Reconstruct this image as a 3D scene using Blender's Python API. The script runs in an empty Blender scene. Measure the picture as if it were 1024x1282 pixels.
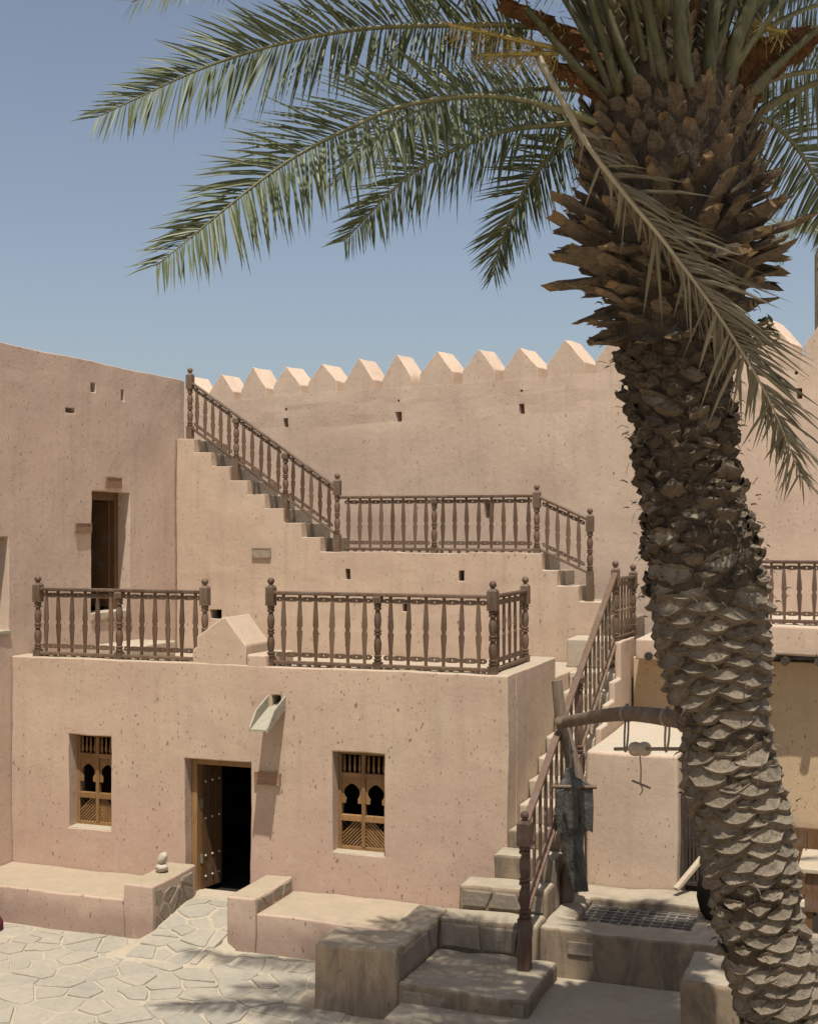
import bpy, bmesh, math, random
from mathutils import Vector, Matrix, noise
R = math.radians
random.seed(7)
scene = bpy.context.scene
COL = scene.collection

# ------------------------------------------------------------------ camera
YAW = R(20.06)
CAM_Z = 5.2
F_PX, CX, HY = 1650.0, 512.0, 660.0          # focal length, centre, horizon in photo pixels
cd = bpy.data.cameras.new('camera'); cam = bpy.data.objects.new('camera', cd); COL.objects.link(cam)
cam.location = (0, 0, CAM_Z); cam.rotation_euler = (R(90), 0, YAW)
cd.sensor_fit = 'HORIZONTAL'; cd.sensor_width = 36.0; cd.lens = 36.0 * F_PX / 1024.0
cd.shift_y = 19.0 / 1024.0
cd.clip_start = 0.1; cd.clip_end = 3000
scene.camera = cam

# ------------------------------------------------------------------ light
SUN_DIR = Vector((-0.16, 0.40, -1.12)).normalized()      # the way the light travels
world = bpy.data.worlds.new('World'); scene.world = world; world.use_nodes = True
wn = world.node_tree.nodes; wl = world.node_tree.links
bg = wn['Background']; bg.inputs['Strength'].default_value = 0.065
sky = wn.new('ShaderNodeTexSky'); sky.sky_type = 'NISHITA'; sky.sun_disc = False
toward = -SUN_DIR
sky.sun_elevation = math.asin(toward.z)
sky.sun_rotation = math.atan2(toward.x, toward.y)
sky.altitude = 0; sky.air_density = 1.0; sky.dust_density = 2.0; sky.ozone_density = 1.0
hs_w = wn.new('ShaderNodeHueSaturation'); hs_w.inputs['Saturation'].default_value = 0.76      # dusty desert air
wl.new(sky.outputs[0], hs_w.inputs['Color']); wl.new(hs_w.outputs[0], bg.inputs['Color'])
sd = bpy.data.lights.new('sun', 'SUN'); sun = bpy.data.objects.new('sun', sd); COL.objects.link(sun)
sd.energy = 3.3; sd.angle = R(0.53); sd.color = (1.0, 0.95, 0.87)
sun.rotation_euler = SUN_DIR.to_track_quat('-Z', 'Y').to_euler(); sun.location = (0, 0, 30)
vs = scene.view_settings
vs.view_transform = 'Standard'; vs.look = 'None'; vs.gamma = 1.0; vs.use_curve_mapping = False
vs.exposure = 0.75

cyc = scene.cycles; cyc.max_bounces = 6; cyc.diffuse_bounces = 3; cyc.glossy_bounces = 2; cyc.transmission_bounces = 2
cyc.use_adaptive_sampling = True; cyc.adaptive_threshold = 0.03

# ------------------------------------------------------------------ helpers
_c, _s = math.cos(YAW), math.sin(YAW)
def ray(px, py):
    a = (px - CX) / F_PX; b = (HY - py) / F_PX
    return Vector((_c * a - _s, _s * a + _c, b))
def at(px, py, t=None, X=None, Y=None, Z=None):
    """a point of the place from a direction and one known measure (distance, or a plane)"""
    d = ray(px, py)
    if X is not None: t = X / d.x
    elif Y is not None: t = Y / d.y
    elif Z is not None: t = (Z - CAM_Z) / d.z
    p = d * t; p.z += CAM_Z
    return p

class MB:
    def __init__(s): s.v = []; s.f = []; s.m = []
    def add(s, vs_, fs_, mi=0):
        o = len(s.v); s.v += [tuple(p) for p in vs_]
        for f in fs_: s.f.append(tuple(i + o for i in f)); s.m.append(mi)
    def box(s, x0, x1, y0, y1, z0, z1, M=None, mi=0):
        v = [Vector(p) for p in ((x0,y0,z0),(x1,y0,z0),(x1,y1,z0),(x0,y1,z0),(x0,y0,z1),(x1,y0,z1),(x1,y1,z1),(x0,y1,z1))]
        if M is not None: v = [M @ p for p in v]
        s.add(v, [(0,3,2,1),(4,5,6,7),(0,1,5,4),(1,2,6,5),(2,3,7,6),(3,0,4,7)], mi); return s
    def hexa(s, pts, mi=0):
        s.add(pts, [(0,3,2,1),(4,5,6,7),(0,1,5,4),(1,2,6,5),(2,3,7,6),(3,0,4,7)], mi); return s
    def prism(s, poly, ext, mi=0):
        n = len(poly); ext = Vector(ext)
        v = [Vector(p) for p in poly] + [Vector(p) + ext for p in poly]
        fs = [tuple(range(n))[::-1], tuple(range(n, 2*n))]
        for i in range(n): j = (i+1) % n; fs.append((i, j, n+j, n+i))
        s.add(v, fs, mi); return s
    def bar(s, a, b, w, h=None, up=(0,0,1), mi=0):
        a = Vector(a); b = Vector(b); h = w if h is None else h
        d = (b-a).normalized(); u = Vector(up)
        x = d.cross(u)
        if x.length < 1e-4: x = d.cross(Vector((1,0,0)))
        x.normalize(); y = x.cross(d).normalized()
        q = []
        for p in (a, b):
            q += [p - x*w/2 - y*h/2, p + x*w/2 - y*h/2, p + x*w/2 + y*h/2, p - x*w/2 + y*h/2]
        s.hexa(q, mi); return s
    def tube(s, pts, rad, n=8, mi=0, squash=1.0, cap=True):
        pts = [Vector(p) for p in pts]; m = len(pts)
        if not hasattr(rad, '__len__'): rad = [rad]*m
        ref = Vector((0.31, 0.2, 0.93)); vs_ = []
        for i, p in enumerate(pts):
            d = (pts[min(i+1, m-1)] - pts[max(i-1, 0)]).normalized()
            x = d.cross(ref).normalized(); y = d.cross(x).normalized()
            for k in range(n):
                a = 2*math.pi*k/n; vs_.append(p + (x*math.cos(a) + y*math.sin(a)*squash)*rad[i])
        fs = []
        for i in range(m-1):
            for k in range(n): l = (k+1) % n; fs.append((i*n+k, i*n+l, (i+1)*n+l, (i+1)*n+k))
        if cap: fs += [tuple(range(n))[::-1], tuple(range((m-1)*n, m*n))]
        s.add(vs_, fs, mi); return s
    def lathe(s, prof, c, n=10, mi=0):
        c = Vector(c); vs_ = []; m = len(prof)
        for (r, z) in prof:
            for k in range(n):
                a = 2*math.pi*k/n; vs_.append(c + Vector((r*math.cos(a), r*math.sin(a), z)))
        fs = []
        for i in range(m-1):
            for k in range(n): l = (k+1) % n; fs.append((i*n+k, i*n+l, (i+1)*n+l, (i+1)*n+k))
        fs += [tuple(range(n))[::-1], tuple(range((m-1)*n, m*n))]
        s.add(vs_, fs, mi); return s
    def mesh(s, name, mats, smooth=False, normals=True):
        me = bpy.data.meshes.new(name); me.from_pydata(s.v, [], s.f)
        for m in (mats if isinstance(mats, (list, tuple)) else [mats]): me.materials.append(m)
        if any(s.m): me.polygons.foreach_set('material_index', s.m)
        if normals:
            bm = bmesh.new(); bm.from_mesh(me); bmesh.ops.recalc_face_normals(bm, faces=bm.faces); bm.to_mesh(me); bm.free()
        if smooth: me.polygons.foreach_set('use_smooth', [True]*len(me.polygons))
        me.update(); return me
    def build(s, name, mats, parent=None, smooth=False, bevel=0, normals=True, seg=2, crease=None):
        me = s.mesh(name, mats, smooth, normals)
        if crease: me.set_sharp_from_angle(angle=R(crease))
        return link(name, me, parent, bevel, seg)

def link(name, me, parent=None, bevel=0, seg=2):
    o = bpy.data.objects.new(name, me); COL.objects.link(o)
    if parent is not None: adopt(o, parent)
    if bevel:
        b = o.modifiers.new('bevel', 'BEVEL'); b.width = bevel; b.segments = seg; b.limit_method = 'ANGLE'; b.angle_limit = R(35)
        w = o.modifiers.new('normals', 'WEIGHTED_NORMAL'); w.keep_sharp = True
        me.polygons.foreach_set('use_smooth', [True]*len(me.polygons))
    return o
def world_loc(o):
    p = o.location.copy(); q = o.parent
    while q is not None: p += q.location; q = q.parent
    return p
def adopt(o, parent):
    """child built in the place's own coordinates; empties carry only a location"""
    o.parent = parent; o.location = o.location - world_loc(parent)
def tag(o, label=None, cat=None, group=None, kind=None):
    if label: o['label'] = label
    if cat: o['category'] = cat
    if group: o['group'] = group
    if kind: o['kind'] = kind
    return o
def thing(name, label, cat, loc, group=None):
    o = bpy.data.objects.new(name, None); COL.objects.link(o); o.location = loc; o.empty_display_size = 0.2
    return tag(o, label, cat, group)

def wob(p, amp):
    n = noise.noise_vector(p*0.9)*amp + noise.noise_vector(p*2.7 + Vector((7,3,1)))*amp*0.5
    return p + n + noise.noise_vector(p*6.5 + Vector((2,9,4)))*amp*0.38
def refine(es, step):
    es = sorted(set(round(e, 4) for e in es)); out = []
    for a, b in zip(es, es[1:]):
        n = max(1, int(math.ceil((b-a)/step)))
        out += [a + (b-a)*i/n for i in range(n)]
    return out + [es[-1]]
def slab(name, O, U, W, D, us, ws, mask, mat, parent=None, amp=0.012, step=0.3, bevel=0.022):
    """solid of a rectilinear outline (mask over a grid) with thickness D, gently uneven like hand-laid plaster"""
    O, U, W, D = Vector(O), Vector(U), Vector(W), Vector(D)
    us = refine(us, step); ws = refine(ws, step); nu, nw = len(us)-1, len(ws)-1
    on = [[mask((us[i]+us[i+1])/2, (ws[j]+ws[j+1])/2) for j in range(nw)] for i in range(nu)]
    nd = max(1, int(D.length/0.5)); idx = {}; V = []; F = []
    def vid(i, j, k):
        key = (i, j, k)
        if key not in idx:
            idx[key] = len(V); V.append(wob(O + U*us[i] + W*ws[j] + D*(k/nd), amp))
        return idx[key]
    g = lambda i, j: 0 <= i < nu and 0 <= j < nw and on[i][j]
    for i in range(nu):
        for j in range(nw):
            if not on[i][j]: continue
            F.append((vid(i,j,0), vid(i+1,j,0), vid(i+1,j+1,0), vid(i,j+1,0)))
            F.append((vid(i,j,nd), vid(i,j+1,nd), vid(i+1,j+1,nd), vid(i+1,j,nd)))
            for k in range(nd):
                if not g(i-1,j): F.append((vid(i,j,k), vid(i,j+1,k), vid(i,j+1,k+1), vid(i,j,k+1)))
                if not g(i+1,j): F.append((vid(i+1,j,k), vid(i+1,j,k+1), vid(i+1,j+1,k+1), vid(i+1,j+1,k)))
                if not g(i,j-1): F.append((vid(i,j,k), vid(i,j,k+1), vid(i+1,j,k+1), vid(i+1,j,k)))
                if not g(i,j+1): F.append((vid(i,j+1,k), vid(i+1,j+1,k), vid(i+1,j+1,k+1), vid(i,j+1,k+1)))
    mb = MB(); mb.v = [tuple(p) for p in V]; mb.f = F; mb.m = [0]*len(F)
    return mb.build(name, mat, parent, bevel=bevel, seg=3)
def pbox(name, x0, x1, y0, y1, z0, z1, mat, parent=None, amp=0.012, step=0.3, bevel=0.025):
    return slab(name, (0, y0, 0), (1,0,0), (0,0,1), (0, y1-y0, 0), [x0, x1], [z0, z1], lambda u, w: True, mat, parent, amp, step, bevel)
def holes_mask(hs): return lambda u, w: not any(a < u < b and c < w < d for a, b, c, d in hs)

# ------------------------------------------------------------------ materials
class NT:
    def __init__(s, name):
        s.mat = bpy.data.materials.new(name); s.mat.use_nodes = True
        s.t = s.mat.node_tree; s.n = s.t.nodes; s.l = s.t.links
        s.b = s.n['Principled BSDF']
        s.co = s.n.new('ShaderNodeTexCoord'); s.geo = s.n.new('ShaderNodeNewGeometry')
    def pos(s, scale=(1,1,1), src=None, rot=(0,0,0)):
        m = s.n.new('ShaderNodeMapping'); m.inputs['Scale'].default_value = scale; m.inputs['Rotation'].default_value = rot
        s.l.new(src if src is not None else s.co.outputs['Object'], m.inputs['Vector']); return m.outputs[0]
    def noise(s, vec, scale, detail=4, rough=0.55, dist=0.0):
        t = s.n.new('ShaderNodeTexNoise'); t.inputs['Scale'].default_value = scale
        t.inputs['Detail'].default_value = detail; t.inputs['Roughness'].default_value = rough; t.inputs['Distortion'].default_value = dist
        s.l.new(vec, t.inputs['Vector']); return t
    def voro(s, vec, scale, feature='F1', rand=1.0):
        t = s.n.new('ShaderNodeTexVoronoi'); t.feature = feature; t.inputs['Scale'].default_value = scale
        t.inputs['Randomness'].default_value = rand; s.l.new(vec, t.inputs['Vector']); return t
    def ramp(s, fac, stops):
        r = s.n.new('ShaderNodeValToRGB'); e = r.color_ramp.elements
        while len(e) < len(stops): e.new(0.5)
        for k, (p, c) in enumerate(stops):
            e[k].position = p; e[k].color = (c, c, c, 1) if not hasattr(c, '__len__') else (*c, 1)
        s.l.new(fac, r.inputs[0]); return r.outputs[0]
    def math(s, op, a, b=None, clamp=False):
        m = s.n.new('ShaderNodeMath'); m.operation = op; m.use_clamp = clamp
        for i, x in enumerate((a, b)):
            if x is None: continue
            if isinstance(x, (int, float)): m.inputs[i].default_value = x
            else: s.l.new(x, m.inputs[i])
        return m.outputs[0]
    def mix(s, fac, a, b, blend='MIX'):
        m = s.n.new('ShaderNodeMix'); m.data_type = 'RGBA'; m.blend_type = blend
        for sock, x in ((m.inputs[0], fac), (m.inputs[6], a), (m.inputs[7], b)):
            if isinstance(x, (int, float)): sock.default_value = x
            elif isinstance(x, (tuple, list)): sock.default_value = (*x, 1)
            else: s.l.new(x, sock)
        return m.outputs[2]
    def bump(s, h, strength=0.3, dist=0.02, prev=None):
        b = s.n.new('ShaderNodeBump'); b.inputs['Strength'].default_value = strength; b.inputs['Distance'].default_value = dist
        s.l.new(h, b.inputs['Height'])
        if prev is not None: s.l.new(prev, b.inputs['Normal'])
        return b.outputs[0]
    def done(s, col, rough=0.9, normal=None, spec=0.25):
        if isinstance(col, (tuple, list)): s.b.inputs['Base Color'].default_value = (*col, 1)
        else: s.l.new(col, s.b.inputs['Base Color'])
        if isinstance(rough, (int, float)): s.b.inputs['Roughness'].default_value = rough
        else: s.l.new(rough, s.b.inputs['Roughness'])
        s.b.inputs['Specular IOR Level'].default_value = spec
        if normal is not None: s.l.new(normal, s.b.inputs['Normal'])
        return s.mat

def plaster(name, base, alt, stain, pits=1.0, damp=None, grime=0.0, topdust=None):
    s = NT(name); P = s.geo.outputs['Position']
    big = s.noise(s.pos(src=P, scale=(1,1,0.8)), 0.55, 5, 0.6, 0.3)
    col = s.mix(s.ramp(big.outputs[0], [(0.36, 0.0), (0.64, 1.0)]), base, alt)
    mid = s.noise(s.pos(src=P, scale=(1,1,0.35)), 2.1, 4, 0.6, 0.5)
    col = s.mix(s.ramp(mid.outputs[0], [(0.50, 0.0), (0.72, 0.55)]), col, stain)
    streak = s.noise(s.pos(src=P, scale=(5,5,0.35)), 1.3, 4, 0.6)
    col = s.mix(s.ramp(streak.outputs[0], [(0.50, 0.0), (0.76, 0.50)]), col, tuple(c*0.68 for c in base))
    col = s.mix(s.ramp(s.noise(s.pos(src=P), 0.9, 3, 0.5, 0.8).outputs[0], [(0.60, 0.0), (0.70, 0.16)]), col, tuple(min(1, c*1.22) for c in base))
    for sc_, th_, k_, cc_ in ((0.62, 0.57, 0.20, tuple(c*0.80 for c in alt)), (1.25, 0.60, 0.16, tuple(min(1, c*1.16) for c in base))):      # trowelled repairs
        pn = s.noise(s.pos(src=P, scale=(1.0, 1.0, 1.5)), sc_, 4, 0.42, 0.15)
        col = s.mix(s.ramp(pn.outputs[0], [(th_, 0.0), (th_+0.018, k_)]), col, cc_)
    fine = s.noise(s.pos(src=P), 38, 3, 0.7)
    col = s.mix(0.22, col, s.ramp(fine.outputs[0], [(0.3, tuple(c*0.72 for c in base)), (0.7, tuple(min(1, c*1.18) for c in base))]))
    if damp:
        z0, z1, dc = damp
        sep = s.n.new('ShaderNodeSeparateXYZ'); s.l.new(P, sep.inputs[0])
        rag = s.noise(s.pos(src=P, scale=(1,1,0.6)), 2.6, 6, 0.65, 0.4)
        h = s.math('ADD', sep.outputs[2], s.math('MULTIPLY', s.math('SUBTRACT', rag.outputs[0], 0.5), (z1-z0)*1.6))
        mr = s.n.new('ShaderNodeMapRange'); mr.inputs[1].default_value = z0; mr.inputs[2].default_value = z1
        mr.inputs[3].default_value = 1.0; mr.inputs[4].default_value = 0.0; mr.interpolation_type = 'SMOOTHSTEP'
        s.l.new(h, mr.inputs[0])
        col = s.mix(s.math('MULTIPLY', mr.outputs[0], 0.8), col, dc)
        salt = s.noise(s.pos(src=P, scale=(1,1,0.5)), 5.5, 6, 0.7, 0.6)
        col = s.mix(s.math('MULTIPLY', s.math('MULTIPLY', s.ramp(salt.outputs[0], [(0.55, 0.0), (0.70, 1.0)]), mr.outputs[0]), 0.35), col, (0.52, 0.43, 0.34))
    if grime:
        gr = s.noise(s.pos(src=P, scale=(1.6,1.6,0.5)), 2.4, 5, 0.7, 0.7)
        col = s.mix(s.math('MULTIPLY', s.ramp(gr.outputs[0], [(0.46, 0.0), (0.62, 1.0)]), grime), col, (0.115, 0.092, 0.072))
    # straw pits: small slanted voids left by the chopped straw
    wv = s.noise(s.pos(src=P), 3.1, 3, 0.6)
    wp = s.n.new('ShaderNodeVectorMath'); wp.operation = 'ADD'
    s.l.new(P, wp.inputs[0])
    ws_ = s.n.new('ShaderNodeVectorMath'); ws_.operation = 'SCALE'; ws_.inputs[3].default_value = 0.16
    s.l.new(wv.outputs[1], ws_.inputs[0]); s.l.new(ws_.outputs[0], wp.inputs[1])
    vec = s.pos(src=wp.outputs[0], scale=(1.0,1.0,0.48), rot=(0, R(16), 0))
    dens = s.noise(s.pos(src=P), 0.8, 3, 0.5)
    pit = None
    for sc, r0, cut in ((11.0, 0.15, 0.66), (19.0, 0.17, 0.56), (31.0, 0.20, 0.50)):
        v = s.voro(vec, sc)
        sp = s.n.new('ShaderNodeSeparateColor'); s.l.new(v.outputs['Color'], sp.inputs[0])
        keep = s.math('GREATER_THAN', s.math('ADD', sp.outputs[0], s.math('MULTIPLY', s.math('SUBTRACT', dens.outputs[0], 0.5), 0.9)), cut + (1-pits)*0.25)
        edge = fine
        r = s.math('MULTIPLY', s.math('ADD', s.math('MULTIPLY', sp.outputs[1], 1.1), 0.35), r0)
        d = s.math('ADD', v.outputs['Distance'], s.math('MULTIPLY', s.math('SUBTRACT', edge.outputs[0], 0.5), 0.30))
        q = s.math('MULTIPLY', s.math('MULTIPLY', s.math('SUBTRACT', r, d), 11.0, True), keep)
        pit = q if pit is None else s.math('MAXIMUM', pit, q)
    col = s.mix(s.math('MULTIPLY', pit, 0.72), col, (0.13, 0.085, 0.055))
    crk = s.voro(s.pos(src=wp.outputs[0], scale=(0.7,0.7,0.9)), 1.1, 'DISTANCE_TO_EDGE')
    cm = s.math('MULTIPLY', s.ramp(crk.outputs['Distance'], [(0.0, 1.0), (0.006, 0.0)]), s.ramp(s.noise(s.pos(src=P), 1.1, 3).outputs[0], [(0.56, 0.0), (0.66, 0.30)]))
    col = s.mix(cm, col, (0.2, 0.15, 0.11))
    h = s.noise(s.pos(src=P), 6, 6, 0.66).outputs[0]
    nrm = s.bump(h, 0.36, 0.022)
    if topdust:
        nz = s.n.new('ShaderNodeSeparateXYZ'); s.l.new(s.geo.outputs['True Normal'], nz.inputs[0])
        up = s.math('MULTIPLY', s.ramp(nz.outputs[2], [(0.75, 0.0), (0.92, 1.0)]), s.ramp(s.noise(s.pos(src=P), 3.2, 5, 0.6).outputs[0], [(0.3, 0.55), (0.6, 1.0)]))
        col = s.mix(up, col, s.mix(s.noise(s.pos(src=P), 9, 6, 0.7).outputs[0], topdust, tuple(c*0.68 for c in topdust)))
    return s.done(col, 0.93, nrm, 0.15)

def wood(name, a, b, rough=0.6, scale=1.0, axis=2, spec=0.3):
    s = NT(name); sc = [14*scale]*3; sc[axis] = 1.2*scale
    g = s.noise(s.pos(scale=tuple(sc)), 2.2, 6, 0.65, 0.6)
    oi = s.n.new('ShaderNodeObjectInfo')
    f = s.math('ADD', s.ramp(g.outputs[0], [(0.3, 0.0), (0.7, 0.85)]), s.math('MULTIPLY', s.math('SUBTRACT', oi.outputs['Random'], 0.5), 0.75), True)
    col = s.mix(f, a, b)
    w = s.noise(s.pos(scale=(1,1,1)), 3.5, 4, 0.6)
    col = s.mix(s.ramp(w.outputs[0], [(0.5, 0.0), (0.75, 0.5)]), col, tuple(0.5*x+0.10 for x in b))
    ck = s.noise(s.pos(scale=tuple(x*2.2 for x in sc)), 2.5, 3, 0.5)
    col = s.mix(s.ramp(ck.outputs[0], [(0.64, 0.0), (0.70, 0.6)]), col, tuple(x*0.4 for x in a))
    return s.done(col, rough, s.bump(s.math('SUBTRACT', g.outputs[0], s.ramp(ck.outputs[0], [(0.64, 0.0), (0.70, 0.5)])), 0.5, 0.006), spec)

def stone(name, a, b, dusty=(0.5, 0.44, 0.34), rough=0.85, dust=0.4, bumpd=0.015, sc=1.0):
    s = NT(name); P = s.geo.outputs['Position']; oi = s.n.new('ShaderNodeObjectInfo')
    n1 = s.noise(s.pos(src=P), 3.0*sc, 7, 0.65, 0.5)
    f = s.math('ADD', s.math('MULTIPLY', oi.outputs['Random'], 0.6), s.math('MULTIPLY', n1.outputs[0], 0.5), True)
    col = s.mix(f, a, b)
    n2 = s.noise(s.pos(src=P), 14*sc, 6, 0.7)
    col = s.mix(s.ramp(n2.outputs[0], [(0.45, 0.0), (0.75, 0.5)]), col, tuple(x*0.6 for x in a))
    n3 = s.noise(s.pos(src=P), 1.7*sc, 6, 0.65, 0.6)
    col = s.mix(s.math('MULTIPLY', s.ramp(n3.outputs[0], [(0.35, 0.0), (0.68, 1.0)]), dust), col, dusty)
    nrm = s.bump(n2.outputs[0], 0.5, bumpd, s.bump(n1.outputs[0], 0.5, bumpd*3))
    return s.done(col, rough, nrm, 0.2)

def simple(name, a, b, sc=6, rough=0.7, spec=0.3, bump=0.3, bd=0.01):
    s = NT(name); n = s.noise(s.pos(), sc, 6, 0.65, 0.3)
    return s.done(s.mix(s.ramp(n.outputs[0], [(0.3, 0.0), (0.7, 1.0)]), a, b), rough, s.bump(n.outputs[0], bump, bd), spec)

M = {}
M['house'] = plaster('house_plaster', (0.485, 0.37, 0.265), (0.455, 0.32, 0.24), (0.385, 0.275, 0.212), 0.85, damp=(0.5, 2.2, (0.425, 0.287, 0.22)), topdust=(0.43, 0.355, 0.255))
M['left'] = plaster('left_building_plaster', (0.55, 0.42, 0.318), (0.52, 0.37, 0.29), (0.43, 0.318, 0.25), 0.7, topdust=(0.45, 0.37, 0.28))
M['stairwall'] = plaster('stair_plaster', (0.49, 0.372, 0.27), (0.465, 0.335, 0.25), (0.40, 0.295, 0.225), 0.6, topdust=(0.5, 0.43, 0.33))
M['fort'] = plaster('fort_plaster', (0.56, 0.428, 0.315), (0.525, 0.385, 0.29), (0.455, 0.335, 0.258), 0.08, topdust=(0.5, 0.42, 0.31))
M['bench'] = plaster('bench_plaster', (0.45, 0.335, 0.25), (0.42, 0.30, 0.23), (0.36, 0.26, 0.2), 0.55, damp=(0.16, 0.46, (0.30, 0.21, 0.165)), topdust=(0.38, 0.315, 0.22))
M['pier'] = plaster('worn_pier_plaster', (0.40, 0.305, 0.195), (0.345, 0.255, 0.165), (0.25, 0.18, 0.115), 0.5, damp=(0.0, 0.6, (0.24, 0.18, 0.135)), grime=0.6, topdust=(0.40, 0.34, 0.25))
M['step'] = plaster('worn_step_stone', (0.27, 0.205, 0.135), (0.22, 0.165, 0.11), (0.15, 0.11, 0.075), 0.4, grime=0.8, topdust=(0.40, 0.34, 0.25))
M['ochre'] = plaster('bounce_ochre_plaster', (0.47, 0.35, 0.22), (0.43, 0.31, 0.19), (0.36, 0.26, 0.17), 0.4)  # ochre cast puts the warm bounce of the shaded recess into the colour
M['wood_grey'] = wood('weathered_wood', (0.082, 0.047, 0.027), (0.175, 0.112, 0.069), 0.6, spec=0.35)
M['wood_red'] = wood('red_brown_wood', (0.085, 0.048, 0.032), (0.155, 0.092, 0.062), 0.55)
M['wood_warm'] = wood('warm_window_wood', (0.19, 0.098, 0.036), (0.30, 0.17, 0.068), 0.55)
M['wood_door'] = wood('door_wood', (0.09, 0.046, 0.02), (0.17, 0.09, 0.038), 0.55)
M['wood_dark'] = wood('dark_wood', (0.03, 0.021, 0.015), (0.07, 0.05, 0.036), 0.7)
M['wood_sign'] = wood('sign_wood', (0.19, 0.105, 0.06), (0.30, 0.18, 0.105), 0.6, axis=0)
M['wood_pale'] = wood('pale_plank_wood', (0.33, 0.26, 0.18), (0.46, 0.37, 0.26), 0.7, axis=0)
M['log_beam'] = wood('bare_beam_wood', (0.115, 0.08, 0.052), (0.22, 0.16, 0.11), 0.75, scale=0.7, axis=1)
M['log'] = wood('bare_log_wood', (0.14, 0.10, 0.07), (0.27, 0.20, 0.14), 0.75, scale=0.7)
M['flag'] = stone('flagstone', (0.25, 0.24, 0.20), (0.345, 0.305, 0.24), dusty=(0.37, 0.32, 0.24), dust=0.6)
M['rubble'] = stone('rubble_stone', (0.15, 0.125, 0.095), (0.27, 0.22, 0.165), dusty=(0.38, 0.31, 0.225), dust=0.35)
M['tread'] = stone('tread_stone', (0.34, 0.285, 0.21), (0.43, 0.36, 0.265), dusty=(0.5, 0.42, 0.31), dust=0.4)
M['mortar'] = stone('mortar', (0.375, 0.32, 0.235), (0.41, 0.35, 0.255), dusty=(0.33, 0.29, 0.22), dust=0.5, bumpd=0.008)
M['sand'] = stone('sand', (0.42, 0.34, 0.25), (0.46, 0.38, 0.28), dust=0.3)
M['spout'] = stone('pale_spout', (0.27, 0.245, 0.185), (0.35, 0.315, 0.24), dusty=(0.36, 0.32, 0.24), dust=0.3)
M['black'] = simple('dark_interior', (0.02, 0.017, 0.014), (0.035, 0.03, 0.025), 3, 0.95, 0.05)  # near-black stands in for shade inside the rooms; also the jar's own colour
M['iron'] = simple('rusty_iron', (0.11, 0.095, 0.08), (0.22, 0.19, 0.155), 12, 0.65)
M['stud'] = simple('stud_metal', (0.45, 0.42, 0.38), (0.55, 0.52, 0.47), 20, 0.4)
M['leather'] = simple('black_leather', (0.024, 0.022, 0.019), (0.085, 0.077, 0.064), 7, 0.45, 0.5, 1.0, 0.03)
M['rope'] = simple('rope', (0.20, 0.17, 0.125), (0.32, 0.27, 0.20), 60, 0.9)
M['pale_stone'] = stone('pale_stone', (0.40, 0.345, 0.265), (0.50, 0.44, 0.35), dusty=(0.36, 0.30, 0.22), dust=0.35)
M['cloth'] = simple('maroon_cloth', (0.10, 0.012, 0.03), (0.16, 0.02, 0.045), 5, 0.9)
M['plate'] = stone('engraved_plate', (0.23, 0.18, 0.13), (0.30, 0.24, 0.17), dust=0.15)

# ------------------------------------------------------------------ setting: ground, courtyard
FY = 15.55            # house front
LX = -11.66           # left building face
HX = -4.39            # house right side
g = MB(); gxs = (-900, -3.46, -2.04, 900); gys = (-900, 14.74, 15.82, 900)      # one sheet, open over the well shaft
for j_ in range(4):
    for i_ in range(4): g.v.append((gxs[i_], gys[j_], -0.06))
for j_ in range(3):
    for i_ in range(3):
        if (i_, j_) != (1, 1): a = j_*4+i_; g.f.append((a, a+1, a+5, a+4)); g.m.append(0)
tag(g.build('ground', M['sand']), kind='structure')
cg = MB()
nx, ny = 44, 24
for j in range(ny+1):
    for i in range(nx+1):
        x = -12.2 + i*(7.3/nx); y = 8.2 + j*(7.35/ny)
        cg.v.append((x, y, 0.012*noise.noise(Vector((x*0.8, y*0.8, 0)))))
for j in range(ny):
    for i in range(nx):
        a = j*(nx+1)+i; cg.f.append((a, a+1, a+nx+2, a+nx+1)); cg.m.append(0)
court = tag(cg.build('courtyard_floor', M['mortar'], smooth=True), kind='structure')

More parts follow.
